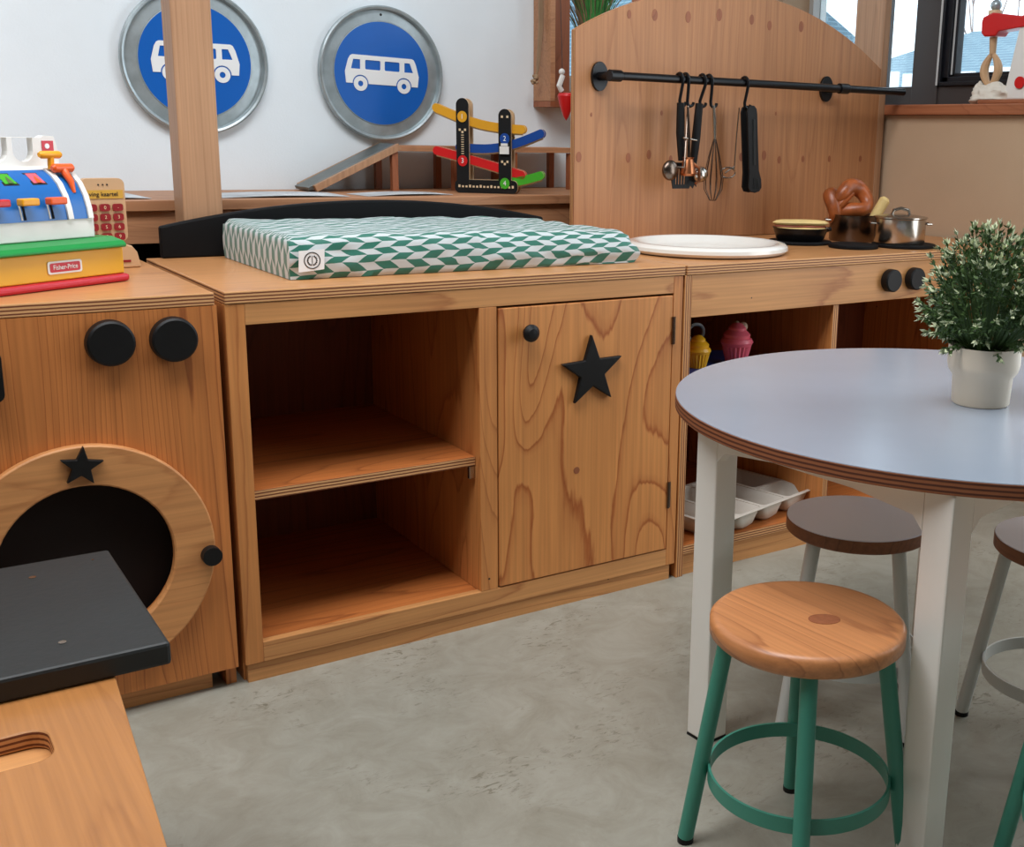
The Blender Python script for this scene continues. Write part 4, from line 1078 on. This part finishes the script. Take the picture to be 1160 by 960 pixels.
# aprons with chamfered ends
def apron(p0, p1, thick):
    p0, p1 = Vector(p0), Vector(p1); d = (p1-p0); L_ = d.length; d.normalize(); n = Vector((-d.y, d.x))*thick
    pr = [(0, ztop), (0, ztop-.060), (.016, ztop-.042), (.12, ztop-.032), (L_-.12, ztop-.032), (L_-.016, ztop-.042), (L_, ztop-.060), (L_, ztop)]
    mb = MB(); k = len(pr)
    vs = [(p0.x+d.x*s_, p0.y+d.y*s_, z) for s_, z in pr]+[(p0.x+d.x*s_+n.x, p0.y+d.y*s_+n.y, z) for s_, z in pr]
    mb.add(vs, [tuple(range(k)), tuple(reversed(range(k, 2*k)))]+[(i, (i+1) % k, k+(i+1) % k, k+i) for i in range(k)])
    return mb.build('apron', 'legwhite', t)
apron(fr(.001, LW), fr(.001, LY-LW), -.02); apron(fr(LX-.022, LW), fr(LX-.022, LY-LW), -.02)
apron(fr(LW, .001), fr(LX-LW, .001), .02); apron(fr(LW, LY-.022), fr(LX-LW, LY-.022), .02)

# ================================================================== STOOLS
def stool(cx_, cy_, rot, label, group, seatmats, legm, lam, r=.1325, zs=.36, splay=.155, first=False):
    t = thing('round_stool', label, 'stool', (cx_, cy_, 0), rot, group)
    if lam:
        MB().lathe([(1e-5, zs-.0015), (r-.001, zs-.0015), (r-.0012, zs), (1e-5, zs)], (0, 0, 0), 72).build('seat', seatmats[0], t, world=False, smooth=True)
        MB().lathe([(1e-5, zs-.024), (r-.003, zs-.024), (r, zs-.021), (r, zs-.0016), (r-.001, zs-.0016)], (0, 0, 0), 72).build('seat_edge', seatmats[1], t, world=False, smooth=True)
    else:
        MB().lathe([(1e-5, zs-.030), (r-.006, zs-.030), (r, zs-.024), (r, zs-.006), (r-.005, zs-.001), (r-.012, zs), (1e-5, zs)], (0, 0, 0), 72).build('seat', seatmats[0], t, world=False, smooth=True, ang=60)
        # plugged knot in the seat
        MB().prism(circ(0, 0, 1, 24), 'z', zs+.0001, zs+.0006).xf(Matrix.Rotation(-rot, 4, 'Z') @ Matrix.Translation((.012, -.020, 0)) @ Matrix.Rotation(-.5, 4, 'Z') @ Matrix.Diagonal((.022, .0165, 1, 1))).build('wood_knot', 'redwood', t, world=False)
    zu = zs-(.0245 if lam else .0305)
    for k in range(4):
        a = PI/4+k*PI/2; rt = r*.80
        top = Vector((rt*math.cos(a), rt*math.sin(a), zu)); bot = Vector((splay*math.cos(a), splay*math.sin(a), .008))
        l = MB().tube([bot, bot.lerp(top, .5), top], .0115, 14).build('leg', legm, t, world=False, smooth=True)
        MB().tube([Vector((splay*math.cos(a), splay*math.sin(a), 0)), bot], .0118, 14).build('foot_cap', 'black', l, world=False, smooth=True)
    zr = .120; rr_ = splay-(splay-r*.8)*(zr/zu)-.010
    MB().band(0, 0, zr-.011, zr+.011, rr_, .0035, 72).build('foot_ring', legm, t, world=False, smooth=True)
    return t
stool(.505, -.9155, -.7135+PI-PI/4, 'stool with knotty wooden seat and green legs in front of the table', 'round stools around the table', ['stoolw'], 'green', False)
ws = stool(.868, -.655, R_(44), 'white-legged stool with pale laminate seat under the middle of the table', 'round stools around the table', ['stoollam', 'stooledge'], 'wsteel', True, r=.122, splay=.150)
dup(ws, (1.092, -.920, 0), R_(70), 'white-legged stool with pale laminate seat cut off by the right edge', 'round stools around the table')
stool(.790, -1.236, R_(-28), 'green-legged stool of which only one leg and ring show bottom right', 'round stools around the table', ['stoolw'], 'green', False)

# ================================================================== POTTED PLANT ON TABLE
pcx, pcy = .992, -.790
t = thing('potted_plant', 'bushy green plant with pale tips in a stepped white pot on the table', 'plant', (pcx, pcy, tz))
z = tz+.0005
MB().lathe([(1e-5, 0), (.044, 0), (.046, .003), (.048, .046), (.055, .056), (.0575, .066), (.0575, .096), (.0555, .096), (.0545, .080), (1e-5, .080)], (pcx, pcy, z), 48).build('pot', 'pot', t, smooth=True)
MB().lathe([(1e-5, .082), (.054, .082), (.054, .0805), (1e-5, .0805)], (pcx, pcy, z), 32).build('soil', 'soil', t)
rnd = random.Random(11)
st = MB(); ld = MB(); ll = MB()
C0 = Vector((pcx+.004, pcy, z+.172))
def leaf(mb, p, d, L_, w_):
    d = d.normalized(); s_ = d.cross(Vector((rnd.uniform(-1, 1), rnd.uniform(-1, 1), rnd.uniform(-1, 1)))).normalized(); n = d.cross(s_)
    a = p; b = p+d*L_*.45+n*L_*.05; c = p+d*L_
    mb.add([a, b+s_*w_, c+n*L_*.02, b-s_*w_, b-n*L_*.06], [(0, 1, 4), (1, 2, 4), (2, 3, 4), (3, 0, 4)])
for k in range(330):
    d = Vector((rnd.gauss(0, 1), rnd.gauss(0, 1), rnd.gauss(.25, .9))).normalized()
    if d.z < -.74: continue
    R1 = .108*rnd.uniform(.80, 1.04)
    tip = C0+Vector((d.x*R1*1.03, d.y*R1*1.03, d.z*R1*1.12))
    base = Vector((pcx, pcy, z+.085))+Vector((d.x*.025, d.y*.025, 0))
    mid = base.lerp(tip, .5)+Vector((0, 0, .012))
    st.tube([base, mid, tip], [.0012, .001, .0006], 4)
    for j in range(19):
        q = rnd.uniform(.4, 1.0); p = mid.lerp(tip, (q-.4)/.6) if q > .4 else mid
        dd = (d*.9+Vector((rnd.uniform(-1, 1), rnd.uniform(-1, 1), rnd.uniform(-.6, 1))))
        leaf(ld, p, dd, rnd.uniform(.008, .014), rnd.uniform(.0018, .003))
    if rnd.random() < .8:
        for j in range(rnd.randint(4, 8)):
            dd = (d*1.2+Vector((rnd.uniform(-.8, .8), rnd.uniform(-.8, .8), rnd.uniform(-.5, .9))))
            leaf(ll, tip-d*.002, dd, rnd.uniform(.008, .016), rnd.uniform(.0018, .003))
st.build('stems', 'leafd', t); 
o = ld.build('foliage', 'leafd', t); o['kind'] = 'stuff'
o = ll.build('pale_tips', 'leafl', t); o['kind'] = 'stuff'

# ================================================================== FOREGROUND BENCH WITH BLACK SLAB
t = thing('wooden_play_bench', 'light wooden bench in the near left corner with a routed grip slot', 'bench', (-.62, -1.0, 0))
zb_ = .424
out = [(-.318, -.56), (-.368, -1.22), (-1.05, -1.22), (-1.05, -.56)]
slot = [(x, y) for x, y in rrect(-.62, -.409, -.884, -.822, .018, 5)]
MB().prism(out, 'z', zb_-.018, zb_, 0, 1, holes=[slot]).build('top', ['bench', 'edge_z'], t, bevel=.002)
MB().box(-.66, -.37, -.92, -.79, zb_-.037, zb_-.0185).build('under_board', 'pine_x', t)
for x in (-.40, -1.03): 
    MB().box(x-.018, x, -1.18, -.60, 0, zb_-.038).build('side_panel', 'pine_z', t)
MB().box(-1.029, -.419, -.62, -.602, 0.02, zb_-.038).build('back_panel', 'pine_x', t)
sl = thing('black_slab', 'charcoal black rectangular slab screwed flat over the bench edge', 'board', (-.35, -.58, zb_))
MB().box(-.600, -.2755, -.749, -.418, zb_+.0005, zb_+.0265).xf(Matrix.Identity(4)).build('board', 'slab', sl, bevel=.004)
for x, y in ((-.372, -.690), (-.372, -.475), (-.30, -.45)):
    MB().disc((x, y, zb_+.0266), .0042 if x < -.35 else .0015, .0008, 'z', 14).build('screw', 'steel', sl)

# ================================================================== TOY MIXER ON THE SILL
sz = 1.0985
t = thing('wooden_toy_mixer', 'wooden toy stand mixer with red arm, whisk and white column on the sill', 'toy mixer', (2.2, .13, sz))
MB().box(2.155, 2.26, -.02, .21, sz, sz+.012).build('base', 'sillw', t, bevel=.003)
MB().prism([(.148, sz+.0125), (.02, sz+.0125), (.04, 1.33), (.108, 1.33)], 'x', 2.185, 2.225).build('column', 'white', t, bevel=.003)
MB().prism([(a, b) for a, b in circ(.094, 1.155, .016, 24)], 'x', 2.180, 2.1845).build('dial', 'toyred', t)
MB().prism([(.236, 1.335), (.240, 1.322), (.238, 1.292), (.228, 1.282), (.188, 1.282), (.180, 1.294), (.05, 1.305), (.05, 1.344), (.110, 1.330), (.205, 1.345)], 'x', 2.18, 2.23).build('arm', 'toyred', t, bevel=.004)
MB().disc((2.205, .215, 1.339), .018, .014, 'z', 20).build('collar', 'cream', t)
MB().ball((2.205, .213, 1.366), .0155, m=0).build('knob', 'galv', t, smooth=True)
w = MB().tube([(2.205, .213, 1.281), (2.205, .211, 1.235)], [.011, .009], 12)
w.build('whisk_shaft', 'toywood', t, smooth=True)
for s_ in (-1, 1):
    pts = []
    for k in range(9):
        q = k/8; pts.append((2.205, .211+s_*.024*math.sin(PI*min(1, q*.96+.04)), 1.236-.092*q))
    MB().tube(pts, [.006+.007*math.sin(PI*k/8) for k in range(9)], 10).build('whisk_loop', 'toywood', t, smooth=True)
m = MB(); n1, n2 = 30, 14
cl = MB(); 
def crum(d):
    return 1+.28*noise.noise(d*2.3)+.16*noise.noise(d*5.5)
cl.ball((2.205, .195, sz+.020), .045, .068, .036, fn=crum, seg=40, rings=26)
cl.ball((2.205, .245, sz+.035), .02, .014, .026, fn=crum, seg=24, rings=16)
for i, v in enumerate(cl.v):
    if v.z < sz+.0005+.0125*(v.y < .215): v.z = sz+.0005+.0125*(v.y < .215)
cl = cl.build('crumpled_cloth', 'cloth', smooth=True, ang=60); tag(origin(cl, (2.205, .2, sz)), 'crumpled white cloth bunched under the toy mixer whisk', 'cloth')

# ================================================================== LIGHT
wd = bpy.data.worlds.new('world'); SC.world = wd; wd.use_nodes = True
bg = wd.node_tree.nodes['Background']; bg.inputs[0].default_value = (.86, .93, 1., 1); bg.inputs[1].default_value = 2.4
def area(name, loc, target, sx_, sy_, power, col):
    l = bpy.data.lights.new(name, 'AREA'); l.shape = 'RECTANGLE'; l.size = sx_; l.size_y = sy_; l.energy = power; l.color = col
    o = bpy.data.objects.new(name, l); COL.objects.link(o); o.location = loc
    o.rotation_euler = (Vector(target)-Vector(loc)).to_track_quat('-Z', 'Y').to_euler()
    return o
area('added_right_fill', (2.12, -1.15, 1.08), (0, -1.15, .95), 1.4, 2.0, 30, (.86, .94, 1.))  # added fill by the right wall, carried down low to brighten the stool seats
area('ceiling_lamp', (-.4, -.62, 2.70), (-.4, -.40, 0), 2.6, .9, 72, (.98, .98, 1.))
SC.cycles.diffuse_bounces = 3
SC.view_settings.view_transform = 'Standard'; SC.view_settings.look = 'None'
SC.view_settings.exposure = 0.; SC.view_settings.gamma = 1.; SC.view_settings.use_curve_mapping = False
